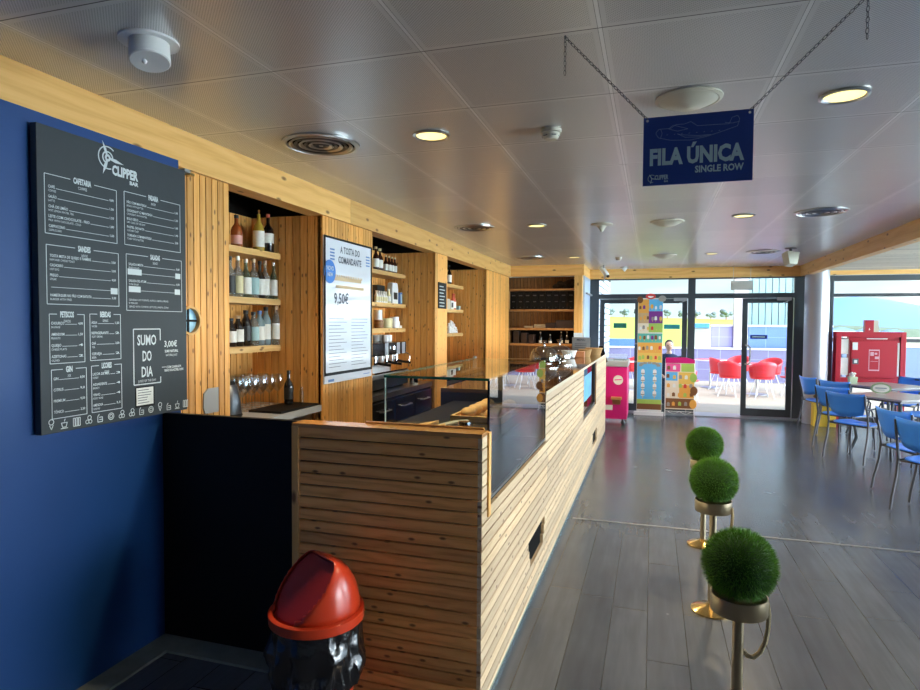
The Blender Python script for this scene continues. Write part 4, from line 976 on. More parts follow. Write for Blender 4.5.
tag(MB().box(-.68,-.45,11.68,11.69,1.53,1.62).build('door_sticker',flat('tealsticker',(.02,.2,.14))),'dark green sticker on the left door leaf','sticker')
tag(MB().box(.2,.47,11.68,11.69,1.52,1.60).build('door_sticker',flat('tealsticker2',(.02,.25,.28))),'teal sticker on the door leaf right of the banner','sticker')
# window wall on the right
fr=MB()
fr.box(2.76,2.87,11.65,11.76,0,2.43)
for x in (5.1,7.1,9.1): fr.box(x,x+.08,11.65,11.76,0,2.43)
fr.box(2.87,9.2,11.65,11.76,2.34,2.43).box(2.87,9.2,11.65,11.76,2.08,2.13).box(2.87,9.2,11.65,11.76,1.33,1.39).box(2.87,9.2,11.65,11.76,0,.1).box(2.45,2.76,11.70,11.76,0,2.43)
struct(fr.build('trim_14','frame'),'anthracite frame of the dining side window','window frame')
for i,(z0,z1) in enumerate(((2.13,2.34),(1.39,2.08),(.1,1.33))): struct(pane(2.87,9.1,z0,z1).build('window_%d'%(i+4),'glass'),'clear window pane of the dining side, %s row'%('top','middle','lower')[i],'window')

# banner, display stand, freezer
e=empty('rollup_banner',(-.03,11.33,0),0,'tall colourful roll up banner with ice cream adverts at the door','banner')
MB().box(-.26,.24,-.05,.05,0,.06).build('base','white',e)
MB().box(-.215,.205,-.01,0,.06,2.06).build('banner_sheet','paper',e)
mb=MB(); mb.cyl(-.14,-.02,2.04,2.05,.02)
cols=[('bn_orange',(.85,.42,.08)),('bn_blue',(.05,.35,.75)),('bn_purple',(.22,.04,.3)),('bn_tan',(.65,.42,.22)),('bn_green',(.4,.6,.12)),('bn_teal',(.12,.5,.42)),('bn_yel',(.85,.55,.12)),('bn_cream',(.85,.75,.6)),('bn_brown',(.22,.09,.03)),('bn_red',(.75,.06,.05)),('bn_pink',(.85,.1,.35)),('bn_sky',(.12,.5,.85)),('bn_grey',(.35,.32,.3)),('bn_wht',(.85,.85,.82))]
for n_,c_ in cols: flat(n_,c_)
def rects(name,parent,y,items,mats):
    mb=MB(); names=[m for m in mats]
    for (x0,x1,z0,z1,m) in items: mb.box(x0,x1,y-.0012,y,z0,z1,mi=names.index(m))
    return mb.build(name,names,parent)
it=[(-.21,-.03,1.80,2.04,'bn_orange'),(-.03,.2,1.83,2.04,'bn_sky'),(-.21,-.03,1.62,1.80,'bn_tan'),(-.03,.2,1.62,1.83,'bn_purple'),(-.21,-.03,1.44,1.62,'bn_cream'),(-.03,.2,1.46,1.62,'bn_green'),(-.21,.2,1.28,1.44,'bn_teal'),(-.21,.2,1.1,1.28,'bn_orange'),(-.21,.2,.93,1.1,'bn_yel'),(-.21,.2,.28,.93,'bn_sky'),(-.21,.2,.2,.28,'bn_green'),(-.21,.2,.1,.2,'bn_brown')]
rects('printed_blocks',e,-.0102,it,['bn_orange','bn_sky','bn_tan','bn_purple','bn_cream','bn_green','bn_teal','bn_yel','bn_brown'])
g=random.Random(9); mb=MB(); ms=['bn_brown','bn_wht','bn_red','bn_yel','bn_green','bn_purple','bn_orange','bn_grey']
def pop(x,z,s,m):   # an ice lolly print: rounded body on a stick
    n=10; poly=[(x-s*.5,z),(x+s*.5,z)]+[(x+s*.5*math.cos(PI*k/n),z+s*1.1+s*.5*math.sin(PI*k/n)) for k in range(n+1)]
    mb.prism(poly,-.0016,'y',-.0114,mi=m); mb.box(x-s*.1,x+s*.1,-.0125,-.0114,z-s*.6,z,mi=3)
for zr in (1.86,1.67,1.5,1.33,1.14,.97):
    for k in range(6): pop(-.175+k*.067+g.uniform(-.01,.01),zr+g.uniform(0,.02),.034+g.random()*.012,g.randrange(8))
for r_ in range(4):
    for k in range(2): 
        x=-.115+k*.2; z=.34+r_*.125
        pop(x,z,.06,1); mb.box(x-.03,x+.03,-.0138,-.0128,z+.01,z+.03,mi=7); mb.cyl(x,-.013,z+.05,z+.052,.01,mi=0)
for k in range(7): a=PI*k/6; mb.box(-.005+.15*math.cos(a)-.03,-.005+.15*math.cos(a)+.03,-.0138,-.0114,.86+.045*math.sin(a),.90+.045*math.sin(a),mi=7)
mb.build('ice_cream_print',ms,e)
mb=MB(); 
for x,z,r_ in ((-.19,2.06,.05),(-.005,2.12,.055),(.18,2.07,.055),(.15,2.05,.045)):
    o=mb.lathe([(r_,0),(r_,.008)],(0,0,0),16) if False else None
for x,z,rx,rz,m in ((-.18,2.03,.05,.06,'bn_brown'),(-.005,2.09,.085,.05,'bn_red'),(.19,2.05,.065,.055,'bn_grey')):
    poly=[(x+rx*math.cos(2*PI*k/18),z+rz*math.sin(2*PI*k/18)) for k in range(18)]
    MB().prism(poly,-.004,'y',-.011).build('cutout_topper',m,e)
mb=MB(); mb.prism([(-.05,2.08),(-.03,2.07),(-.005,2.06),(.02,2.07),(.04,2.08),(.04,2.095),(-.05,2.095)],-.002,'y',-.0152).build('smile_print','bn_wht',e)

e=empty('ice_cream_display',(.475,11.38,0),0,'low display of ice cream price cards with pink header','display stand')
MB().tube([(-.24,0,.0),(-.24,0,1.0)],.008,6).tube([(.24,0,0),(.24,0,1.0)],.008,6).tube([(-.24,0,.08),(.24,0,.08)],.006,6).tube([(-.24,-.1,.01),(-.24,.1,.01)],.008,6).tube([(.24,-.1,.01),(.24,.1,.01)],.008,6).tube([(-.2,0,.08),(-.1,0,.03),(0,0,.08),(.1,0,.03),(.2,0,.08)],.005,6).build('wire_frame','white',e)
MB().box(-.235,.235,-.02,-.008,.12,.98).build('back_card','bn_cream',e)
MB().prism([(-.24,.93),(.24,.93),(.24,.99),(.1,1.03),(-.24,1.02)],-.02,'y',-.02).build('header_card','magenta',e)
rects('price_cards',e,-.0202,[(-.23,0,.78,.92,'bn_pink'),(.02,.23,.78,.92,'bn_green'),(-.23,-.04,.62,.77,'bn_sky'),(-.02,.23,.56,.77,'bn_yel'),(-.23,-.02,.36,.61,'bn_cream'),(-.01,.23,.32,.55,'bn_orange'),(-.23,.23,.14,.31,'bn_brown'),(-.2,.2,.945,.975,'bn_pink')],['bn_pink','bn_green','bn_sky','bn_yel','bn_cream','bn_orange','bn_brown'])
mb=MB()
for k in range(22): 
    x=-.19+(k%5)*.095+g.uniform(-.01,.01); z=.18+(k//5)*.16+g.uniform(-.01,.01)
    n=8; s=.05; poly=[(x-s*.5,z),(x+s*.5,z)]+[(x+s*.5*math.cos(PI*q/n),z+s*.9+s*.5*math.sin(PI*q/n)) for q in range(n+1)]
    mb.prism(poly,-.0015,'y',-.0216,mi=g.randrange(8))
mb.build('ice_cream_print',ms,e)
for q,(x,z) in enumerate(((.22,.68),(.23,.45),(.22,.22))): MB().prism([(x+.06*math.cos(2*PI*k/14),z+.08*math.sin(2*PI*k/14)) for k in range(14)],-.004,'y',-.024).build('cutout_card',('bn_green','bn_brown','bn_orange')[q],e)

e=empty('ice_cream_freezer',(-.60,10.35,0),0,'magenta ice cream freezer on castors at the end of the bar','freezer')
MB().box(-.42,.24,-.35,.35,.1,.93).build('cabinet','magenta',e,bev=.008)
MB().box(-.43,.25,-.36,.36,.93,1.02).build('top_rim','grey',e,bev=.006)
MB().prism([(-.36,1.02),(.36,1.02),(.36,1.1),(-.3,1.03)],-.6,'x',.22).build('glass_lid','glass',e)
o=MB().lathe([(.075,0),(.075,.003)],n=28).build('round_mark','lw',e,loc=(.1,-.353,.72)); o.rotation_euler=(PI/2,0,0)
mb=MB(); line(mb,(.045,-.3565,.72),(.155,-.3565,.73),.018,(0,-1,0),.0005); mb.build('mark_lettering','bn_pink',e)
MB().box(-.1,.02,-.353,-.351,.24,.32).build('price_card','lw',e)
for sx in (-.36,.18):
    for sy in (-.28,.28): MB().cyl(sx,sy,.06,.1,.02).sphere((sx,sy,.035),.035,12,8,(1,.5,1)).build('castor','darksteel',e)
MB().box(.0,.16,-.47,-.35,.42,.455).build('side_ledge','brown2',e)
MB().prism([(-.47,.42),(-.352,.33),(-.352,.42)],.12,'x',.02).build('ledge_bracket','brown2',e)
e=empty('tablet_stand',(-.60,9.55,1.165),0,'black slanted screen standing beside the freezer lid','screen')
e.location=(-.60,9.62,0)
MB().prism([(-.16,1.02),(-.16,1.27),(-.10,1.27),(-.03,1.04),(-.05,1.02)],.05,'y',-.2).build('screen_panel','blackmat',e)
MB().cyl(-.12,-.17,.0,1.03,.02,n=12).box(-.22,-.06,-.27,-.07,0,.015).build('stand_pole','black',e)

# ------------------------------------------------------------------ ceiling fixtures
lamp0=None
LP=[(-1.14,3.12),(-1.14,6.25),(-1.13,9.34),(.78,3.08),(.78,6.18),(.78,9.32)]
nm=('lit round downlight over the bar nearest the menu board','middle lit round downlight over the bar','lit round downlight over the far end of the bar','lit downlight right of the blue hanging sign','middle lit downlight over the aisle','farthest lit downlight over the aisle','downlight beside the viewpoint over the bar','downlight beside the viewpoint over the aisle','downlight behind the viewpoint over the bar','downlight behind the viewpoint over the aisle')
for i,(x,y) in enumerate(LP):
    if lamp0 is None:
        lamp0=empty('downlight',(x,y,H))
        MB().lathe([(.098,-.001),(.10,-.008),(.088,-.012),(.080,-.006),(.078,.0)],n=32,cap=False).build('trim_ring','steel',lamp0)
        MB().lathe([(.079,-.004),(.0,-.004)],n=32,cap=False).build('diffuser','lamp',lamp0); o=lamp0
    else: o=dup(lamp0,(x,y,H))
    tag(o,nm[i],'ceiling light','round downlights in the ceiling')
    ld=bpy.data.lights.new('downlight_lamp','SPOT'); ld.energy=110; ld.color=(1,.80,.52); ld.spot_size=R(140); ld.spot_blend=.8; ld.shadow_soft_size=.06
    lo=bpy.data.objects.new('downlight_lamp',ld); COL.objects.link(lo); lo.location=(x,y,H-.03)
def vent(x,y,label,first=[None]):
    if first[0] is None:
        e=empty('ceiling_vent',(0,0,0)); first[0]=e
        MB().lathe([(.215,-.001),(.215,-.010),(.19,-.014),(.185,-.002)],n=48,cap=False).build('outer_ring','steel',e)
        MB().lathe([(.186,-.001),(0,-.001)],n=40,cap=False).build('backing','blackmat',e)
        for k in range(6):
            r=.165-k*.027; MB().lathe([(r,-.002),(r+.012,-.013),(r+.002,-.016),(r-.010,-.004)],n=40,cap=False).build('vane_ring','darksteel' if k%2 else 'steel',e)
        MB().lathe([(.012,-.002),(.012,-.012),(0,-.013)],n=16).build('hub','steel',e)
    else: e=dup(first[0],(0,0,0))
    e.location=(x,y,H); tag(e,label,'vent','round swirl vents in the ceiling')
vent(-1.79,3.10,'nearest round ceiling vent above the bar'); vent(-1.79,6.22,'middle round ceiling vent above the bar'); vent(-1.77,9.25,'farthest round ceiling vent above the bar'); vent(1.40,6.15,'nearer round ceiling vent above the dining side'); vent(1.42,9.25,'farther round ceiling vent above the dining side')
e=empty('ceiling_spotlight',(-1.73,1.80,H),0,'white drum shaped spotlight on a round plate above the menu board','ceiling light'); e.scale=(.74,.74,.74)
MB().lathe([(.135,-.001),(.135,-.012),(.10,-.016)],n=40).build('ceiling_plate','white',e)
o=MB().lathe([(.09,0),(.092,-.10),(.086,-.105),(0,-.10)],n=40).build('drum','white',e,loc=(.01,-.01,-.012)); o.rotation_euler=(R(-8),R(-10),0)
MB().sphere((.03,-.06,-.125),.012,10,8).build('sensor','white',e)
def detector(loc,label,m='offwhite',s=1):
    e=empty('smoke_detector',loc,0,label,'smoke detector')
    MB().lathe([(.055*s,-.001),(.055*s,-.02*s),(.05*s,-.022*s)],n=28).build('base','offwhite',e)
    MB().lathe([(.045*s,-.022*s),(.045*s,-.035*s),(.032*s,-.052*s),(0,-.055*s)],n=28).build('sensor_head',m,e)
    for k in range(6):
        a=k*PI/3; MB().box(-.012,.012,-.001,.001,-.04,-.034).build('slot','darksteel',e,loc=(.043*math.cos(a),.043*math.sin(a),0),rot=a+PI/2)
detector((-.515,3.20,H),'cream smoke detector left of the blue hanging sign')
detector((-.50,9.55,H),'cream smoke detector far off near the doors',s=.9)
def dish(loc,r,d,label):
    e=empty('ceiling_dish',loc,0,label,'ceiling diffuser')
    MB().lathe([(r,-.001),(r*1.0,-.008),(r*.9,-.014),(r*.85,-.012)],n=40,cap=False).build('rim','offwhite',e)
    MB().lathe([(r*.86,-.012),(r*.5,-d*.8),(0,-d)],n=40,cap=False).build('bowl','offwhite',e)
dish((.137,2.93,H),.142,.045,'round cream ceiling dish behind the blue hanging sign')
dish((.12,6.35,H),.16,.05,'round ceiling dish in mid aisle')
dish((.15,9.4,H),.17,.055,'farthest round ceiling dish in the aisle')
e=empty('ceiling_cone',(-.50,6.35,H),0,'cream cone shaped ceiling fitting above the bar edge','ceiling fitting')
MB().lathe([(.11,-.001),(.11,-.008),(.06,-.02)],n=32).build('plate','offwhite',e); MB().lathe([(.05,-.02),(.02,-.06),(.012,-.075),(0,-.077)],n=20).build('nozzle','offwhite',e)
e=empty('ceiling_cone',(-.48,11.2,H),0,'small white cone hanging at the ceiling near the door beam','ceiling fitting')
MB().lathe([(.06,-.001),(.05,-.02),(.01,-.075),(0,-.077)],n=20).build('nozzle','white',e); MB().lathe([(.07,0),(.07,-.01)],n=20).build('plate','grey',e)
e=empty('security_camera',(-.80,10.75,2.6),0,'white security camera on an arm beneath the ceiling by the doors','security camera')
MB().tube([(0,0,0),(0,0,-.12),(.02,-.02,-.2)],.014,8).tube([(.02,-.02,-.2),(.01,-.03,-.28)],.01,8).build('arm','grey',e)
o=MB().box(-.035,.035,-.14,.1,-.035,.035).build('housing','white',e,loc=(-.0,-.02,-.1),bev=.012); o.rotation_euler=(R(38),0,R(35))
o=MB().cyl(0,0,-.005,.012,.026,n=16).build('lens','black',e,loc=(.075,-.115,-.195)); o.rotation_euler=(R(128),0,R(35))
e=empty('hanging_sign',(1.385,11.0,2.17),0,'plain grey sign hanging from the ceiling above the right doors','sign')
MB().box(-.165,.165,-.012,.012,0,.15).build('panel',flat('signgrey',(.42,.42,.38)),e)
MB().tube([(-.13,0,.15),(-.13,0,.43)],.003,6).tube([(.13,0,.15),(.13,0,.43)],.003,6).build('hanger_rod','steel',e)
e=empty('wall_speaker',(1.70,8.95,2.6),0,'white wedge loudspeaker hanging from the ceiling over the aisle','loudspeaker')
MB().tube([(0,0,0),(0,0,-.07)],.018,8).lathe([(.07,0),(.07,-.01)],n=18).build('bracket','darksteel',e)
o=MB().prism([(-.085,0),(.085,0),(.05,-.17),(-.05,-.17)],.13,'y',-.065).build('speaker_box','offwhite',e,loc=(0,0,-.06),bev=.004); o.rotation_euler=(R(-12),R(6),R(20))

# blue hanging sign with chains
SY=2.3
e=empty('blue_sign',(.137,SY,2.09),0,'blue sign reading FILA UNICA hanging on chains from the ceiling','sign')
MB().box(-.178,.178,-.003,.003,0,.238).build('panel','signblue',e)
mb=MB(); D=(1,0,0); yy=-.0036
text(mb,'FILA ÚNICA',(-.155,yy,.072),D,V,.056,.306,.045,'L'); text(mb,'SINGLE ROW',(.150,yy,.037),D,V,.023,.155,.035,'R'); text(mb,'CLIPPER',(-.137,yy,.020),D,V,.016,.045,.03,'L'); text(mb,'BAR',(-.092,yy,.010),D,V,.006,.014,.02,'R')
NN=(0,-1,0)
def SL(x0,z0,x1,z1,t=.0016): line(mb,(x0,-.0032,z0),(x1,-.0032,z1),t,NN,.0005)
for k in range(14):
    a=R(50+240*k/14);b=R(50+240*(k+1)/14); SL(-.147+.013*math.cos(a),.024+.013*math.sin(a),-.147+.013*math.cos(b),.024+.013*math.sin(b))
SL(-.147,.024,-.155,.038,.003);SL(-.147,.024,-.135,.022,.003);SL(-.147,.024,-.151,.008,.003)
mb.build('lettering','signink',e)
mb=MB()
def plane_line(pts):
    for a,b in zip(pts,pts[1:]): line(mb,(a[0],-.0032,a[1]),(b[0],-.0032,b[1]),.0013,NN,.0004)
pu=lambda x,y:((x-42)/812*.356-.178, .238*(1-(y-(145-95*(x-42)/812))/(510+40*(x-42)/812)))
plane_line([pu(*q) for q in ((140,250),(160,225),(250,215),(290,185),(350,180),(400,160),(450,190),(560,180),(680,170),(700,120),(740,105),(755,130),(740,185),(640,225),(520,270),(400,300),(250,305),(160,290),(140,265),(140,250))])
plane_line([pu(*q) for q in ((300,255),(360,280),(460,275),(550,255),(450,265),(340,262),(300,255))]); plane_line([pu(*q) for q in ((235,220),(270,190),(380,215),(300,235),(235,220))]); plane_line([pu(*q) for q in ((650,160),(700,165),(755,150))])
plane_line([pu(*q) for q in ((175,225),(185,255),(175,290))])
for k in range(8): plane_line([pu(220+k*55,268-k*6),pu(230+k*55,262-k*6)])
mb.build('aeroplane_drawing','signline',e)
for sx in (-.165,.165): MB().cyl(0,0,0,.002,.0045,n=12).build('eyelet','chrome',e,loc=(sx,-.003,.226)).rotation_euler=(PI/2,0,0)
def chain(mb,a,b,ll=.019):
    a=Vector(a);b=Vector(b); d=b-a; n=max(1,int(d.length/(ll*.78))); d_=d.normalized(); u=d_.orthogonal().normalized(); w=d_.cross(u)
    for i in range(n):
        c=a+d*((i+.5)/n); s_=u if i%2 else w
        pts=[tuple(c+d_*math.cos(t)*ll*.5+s_*math.sin(t)*ll*.24) for t in [2*PI*k/10 for k in range(10)]]
        mb.tube(pts,.0012,5,closed=True)
for (hx,hy,sx) in ((-.305,2.185,-.165),(.605,2.17,.165)):
    dx,dy=hx-.137,hy-SY
    mb=MB(); chain(mb,(sx,0,.232),(dx,dy,.505)); chain(mb,(dx,dy,.505),(dx,dy,.505-.13)); mb.build('chain','darksteel',e)
    MB().tube([(dx,dy,.51),(dx,dy,.50)],.004,6).build('ceiling_hook','darksteel',e)

# ------------------------------------------------------------------ OUTSIDE
GZ=-.02
struct(MB().box(-14,30,11.76,19.6,GZ-.1,GZ).build('ground',pm('pale_paving',(.44,.37,.28),.8,noise=.12,nscale=2)),'sunlit pale paved terrace outside the doors','ground')
struct(MB().box(-60,120,19.6,60,-.6,-.5).build('ground_far',pm('far_lawn',(.3,.42,.12),.9,noise=.3,nscale=.3)),'lawn beyond the terrace wall','ground')
# terrace wall with tiled panels
def tilemat(name,c,g_,sx,sz):
    m,nt,out=newmat(name); k=NT(nt); b=k.n('ShaderNodeBsdfPrincipled'); k.l(b.outputs[0],out.inputs[0])
    tc=k.n('ShaderNodeTexCoord'); sep=k.n('ShaderNodeSeparateXYZ'); k.l(tc.outputs['Object'],sep.inputs[0])
    fx=k.math('FRACT',k.math('DIVIDE',sep.outputs[0],sx)); fz=k.math('FRACT',k.math('DIVIDE',sep.outputs[2],sz))
    e_=k.math('MAXIMUM',k.math('LESS_THAN',fx,.03),k.math('LESS_THAN',fz,.04)); k.l(k.mix(e_,c,g_),b.inputs['Base Color']); b.inputs['Roughness'].default_value=.5
    return m
M['tilep']=tilemat('purple_grey_tiles',(.19,.175,.30),(.3,.3,.42),.62,.31)
M['tileb']=tilemat('blue_tiles',(.12,.2,.5),(.22,.3,.6),.62,.31)
M['tilel']=tilemat('lilac_tiles',(.27,.25,.5),(.38,.38,.6),.62,.31)
tag(MB().box(-12,8.5,19.0,19.25,GZ,.90).box(-12,8.5,18.97,19.28,.90,.94,mi=1).build('terrace_wall',['tilep','white']),'low purple grey tiled wall around the terrace','wall')
tag(MB().box(2.66,4.8,19.45,19.6,-.5,1.55).box(2.66,4.8,19.42,19.62,1.55,1.60,mi=1).build('terrace_screen',['tileb','white']),'blue tiled screen right of the white column','wall')
tag(MB().box(1.66,2.24,19.45,19.6,-.5,1.56).box(1.64,2.24,19.42,19.62,1.56,1.60,mi=1).build('terrace_screen',['tilel','white']),'lilac tiled screen left of the white column','wall')
tag(MB().box(2.25,2.62,19.35,19.6,-.5,3.5).build('white_column',flat('pinkishwhite',(.55,.47,.47))),'tall white column behind the terrace wall','column')
mb=MB()
for i in range(13):
    x=2.7+i*.18; mb.box(x,x+.155,20.4,20.43,1.3,3.1)
mb.box(2.7,5.05,20.44,20.48,1.3,3.1,mi=1)
tag(mb.build('metal_screen_fence',[flat('palecyan',(.24,.36,.37)),'darksteel']),'pale green vertical metal fence above the blue tiles','fence')
tag(MB().box(1.15,1.8,21,21.3,-.5,1.5).box(1.80,1.95,21,21.3,-.5,1.5,mi=1).box(1.1,1.72,20.9,21.0,1.5,1.64,mi=2).build('kiosk',['white','cream',flat('bandblue',(.1,.35,.85))]),'small white kiosk with blue band beyond the terrace','kiosk')
# white sided neighbouring building at the left
mb=MB()
for k in range(18): mb.box(-1.45,-1.22,12.4,18.9,GZ+k*.16,GZ+k*.16+.125)
mb.box(-1.6,-1.3,12.4,18.9,GZ,2.9,mi=1).prism([(12.3,2.86),(18.9,2.86),(18.9,2.95),(12.3,2.95)],.5,'x',-1.7,mi=1)
tag(mb.build('neighbour_building',[flat('boardwhite',(.42,.45,.48)),'black']),'white horizontally boarded building just outside, left of the doors','building')
# embankment and trees
flat('meadow',(.45,.52,.05),noise=.2,nscale=.4)
struct(MB().prism([(-30,19.6),(2.3,19.6),(9,60),(-60,60)],0.1,'z',.55).build('ground_bank',M['meadow']),'bright yellow green bank','ground')
hb=bpy.data.objects['ground_bank']
for v in hb.data.vertices: v.co.z+= (0 if v.co.y<30 else 2.9-(.022*(v.co.x+60)))
tag(MB().box(-20,-.4,19.7,19.8,.55,1.15).build('bank_wall',flat('bankblue',(.10,.2,.5))),'blue low wall below the yellow green bank','wall')
tr=random.Random(21); t0=None
for i in range(19):
    x=-15+i*1.25+tr.uniform(-.15,.15); s=tr.uniform(.38,.55)
    z=3.45-.022*(x+60)
    if t0 is None:
        t0=empty('bushy_tree',(0,0,0)); mb=MB()
        for k in range(16): mb.sphere((tr.uniform(-.8,.8),tr.uniform(-.5,.5),tr.uniform(.9,1.9)),tr.uniform(.3,.5),8,6)
        mb.build('crown',pm('hazy_foliage',(.16,.2,.2),.9,noise=.5,nscale=3),t0); MB().cyl(0,0,-.3,1.1,.1,n=8).build('trunk','brown',t0); o=t0
    else: o=dup(t0,(0,0,0),tr.random()*6)
    o.location=(x,59+tr.uniform(-1,1),z); o.scale=(s,s,s*tr.uniform(.6,1)); tag(o,'hazy round tree in the row on top of the bank','tree','trees along the top of the bank')
# sea, island, shore
struct(MB().box(-400,600,60,900,-3.1,-3).build('ground_sea',pm('pale_sea',(.1,.2,.3),.25)),'pale blue sea beyond the shore','sea')
def ridge(name,y,pts,d,mat):
    vs=[];fs=[];n=len(pts)
    for j in range(7):
        t=j/6; prof=math.sin(t*PI)
        for (x,z) in pts: vs.append((x,y+d*t,-3+(z+3)*prof*(1+.0*t)))
    for j in range(6):
        for i in range(n-1): fs.append((j*n+i,j*n+i+1,(j+1)*n+i+1,(j+1)*n+i))
    mb=MB(); mb._add(vs,fs,None,0,0,True); return mb.build(name,mat)
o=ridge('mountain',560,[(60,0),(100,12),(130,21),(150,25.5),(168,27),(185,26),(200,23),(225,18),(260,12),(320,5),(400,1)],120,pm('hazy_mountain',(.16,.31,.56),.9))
tag(o,'broad hazy blue mountain across the sea','mountain')
o=ridge('shore_hill',110,[(12,.2),(22,1.2),(30,1.7),(38,1.3),(50,.9),(70,.3)],14,pm('shore_green',(.16,.2,.13),.9,noise=.4,nscale=.5)); tag(o,'low green shore strip with bushes beyond the window','hill')
hs=random.Random(8); h0=None
for i in range(9):
    x=15+i*3.2; w=hs.uniform(.8,1.3)
    if h0 is None:
        h0=empty('far_house',(0,0,0)); MB().box(-1,1,-.8,.8,-3,.5).build('house_wall','white',h0); MB().prism([(-1.1,.5),(1.1,.5),(0,.95)],1.8,'y',-.9).build('roof',flat('housebluegrey',(.2,.35,.6)),h0); o=h0
    else: o=dup(h0,(0,0,0))
    o.location=(x,85+hs.uniform(-3,3),.5); o.scale=(w,1,hs.uniform(.7,1.1)); tag(o,'small pale house in the row by the shore seen through the window','house','far houses by the shore')
e=empty('railing',(5.5,19.0,0),0,'white balustrade outside the dining side window','railing')
e.location=(9,18.6,0)
mb=MB(); 
flat('seawall',(.14,.19,.28))
MB().box(-4.2,14,-.1,.1,GZ,1.05).build('parapet','seawall',e); MB().box(-4.2,14,-.13,.13,1.05,1.3).build('coping','cream',e)
struct(MB().box(-14,-1.3,11.7,12.0,0,3).build('wall_outer','white'),'outer wall left of the doors')
struct(MB().box(-3.3,9.4,-5.4,12.0,2.72,2.9).build('roof','grey'),'flat roof of the building','roof')

# red terrace chairs and tables
def rchair():
    e=empty('terrace_chair',(0,0,0))  # faces +x
    vs=[];fs=[];na=22;nv=5
    for j in range(nv+1):
        v=j/nv
        for i in range(na+1):
            a=R(-125+250*i/na)+PI; back=.5+.5*math.cos(a-PI); top=.63+.19*max(0,back)**1.5
            z=.43+(top-.43)*v; r=.235+.045*v; vs.append((r*math.cos(a)*.95,r*math.sin(a)*1.05,z))
    for j in range(nv):
        for i in range(na): q=j*(na+1)+i; fs.append((q,q+1,q+na+2,q+na+1))
    mb=MB(); mb._add(vs,fs,None,0,0,True); o=mb.build('shell','redp',e); m_=o.modifiers.new('s','SOLIDIFY'); m_.thickness=.014
    MB().lathe([(.0,.425),(.235,.425),(.25,.44),(.24,.45),(0,.445)],n=24).build('seat','redp',e)
    for a in (45,135,225,315): MB().tube([(.14*math.cos(R(a)),.14*math.sin(R(a)),.43),(.29*math.cos(R(a)),.29*math.sin(R(a)),.0)],.011,6).build('leg','white',e)
    return e
rc=rchair(); GR='red bucket chairs on the terrace'; first=True
for (x,y,a,l) in ((1.62,16.35,20,'red terrace chair turned sideways, left of the round table'),(1.72,15.1,60,'red terrace chair nearest the open doorway, back to us'),(2.35,15.05,100,'red terrace chair behind the closed door glass, back to us'),(2.75,16.6,230,'red terrace chair facing us behind the round table'),(3.05,15.6,170,'red terrace chair at the right of the round table'),(.72,13.9,10,'red terrace chair at the left edge of the open doorway'),(-.85,15.1,80,'red terrace chair seen through the left door, nearer one'),(-.55,16.3,200,'red terrace chair seen through the left door, farther one'),(2.15,17.45,240,'red terrace chair farthest back by the tiled wall')):
    o=rc if first else dup(rc,(0,0,0)); first=False
    o.location=(x,y,GZ); o.rotation_euler.z=R(a); tag(o,l,'chair',GR)
def rtable(x,y,l,r=.38):
    e=empty('terrace_table',(x,y,GZ),0,l,'table')
    MB().lathe([(r,.70),(r+.01,.71),(r,.725),(0,.725)],n=32).build('tabletop','redp',e)
    MB().lathe([(r+.008,.702),(r+.016,.712),(r+.008,.724)],n=32,cap=False).build('rim','white',e)
    MB().lathe([(.025,.02),(.025,.70)],n=12).build('post','steel',e); MB().lathe([(.24,0),(.24,.01),(.03,.03)],n=24).build('base','steel',e)
rtable(2.35,15.75,'round red terrace table behind the right door glass'); rtable(1.45,17.1,'round red terrace table farther back near the wall'); rtable(-.65,15.7,'round red terrace table seen through the left door')
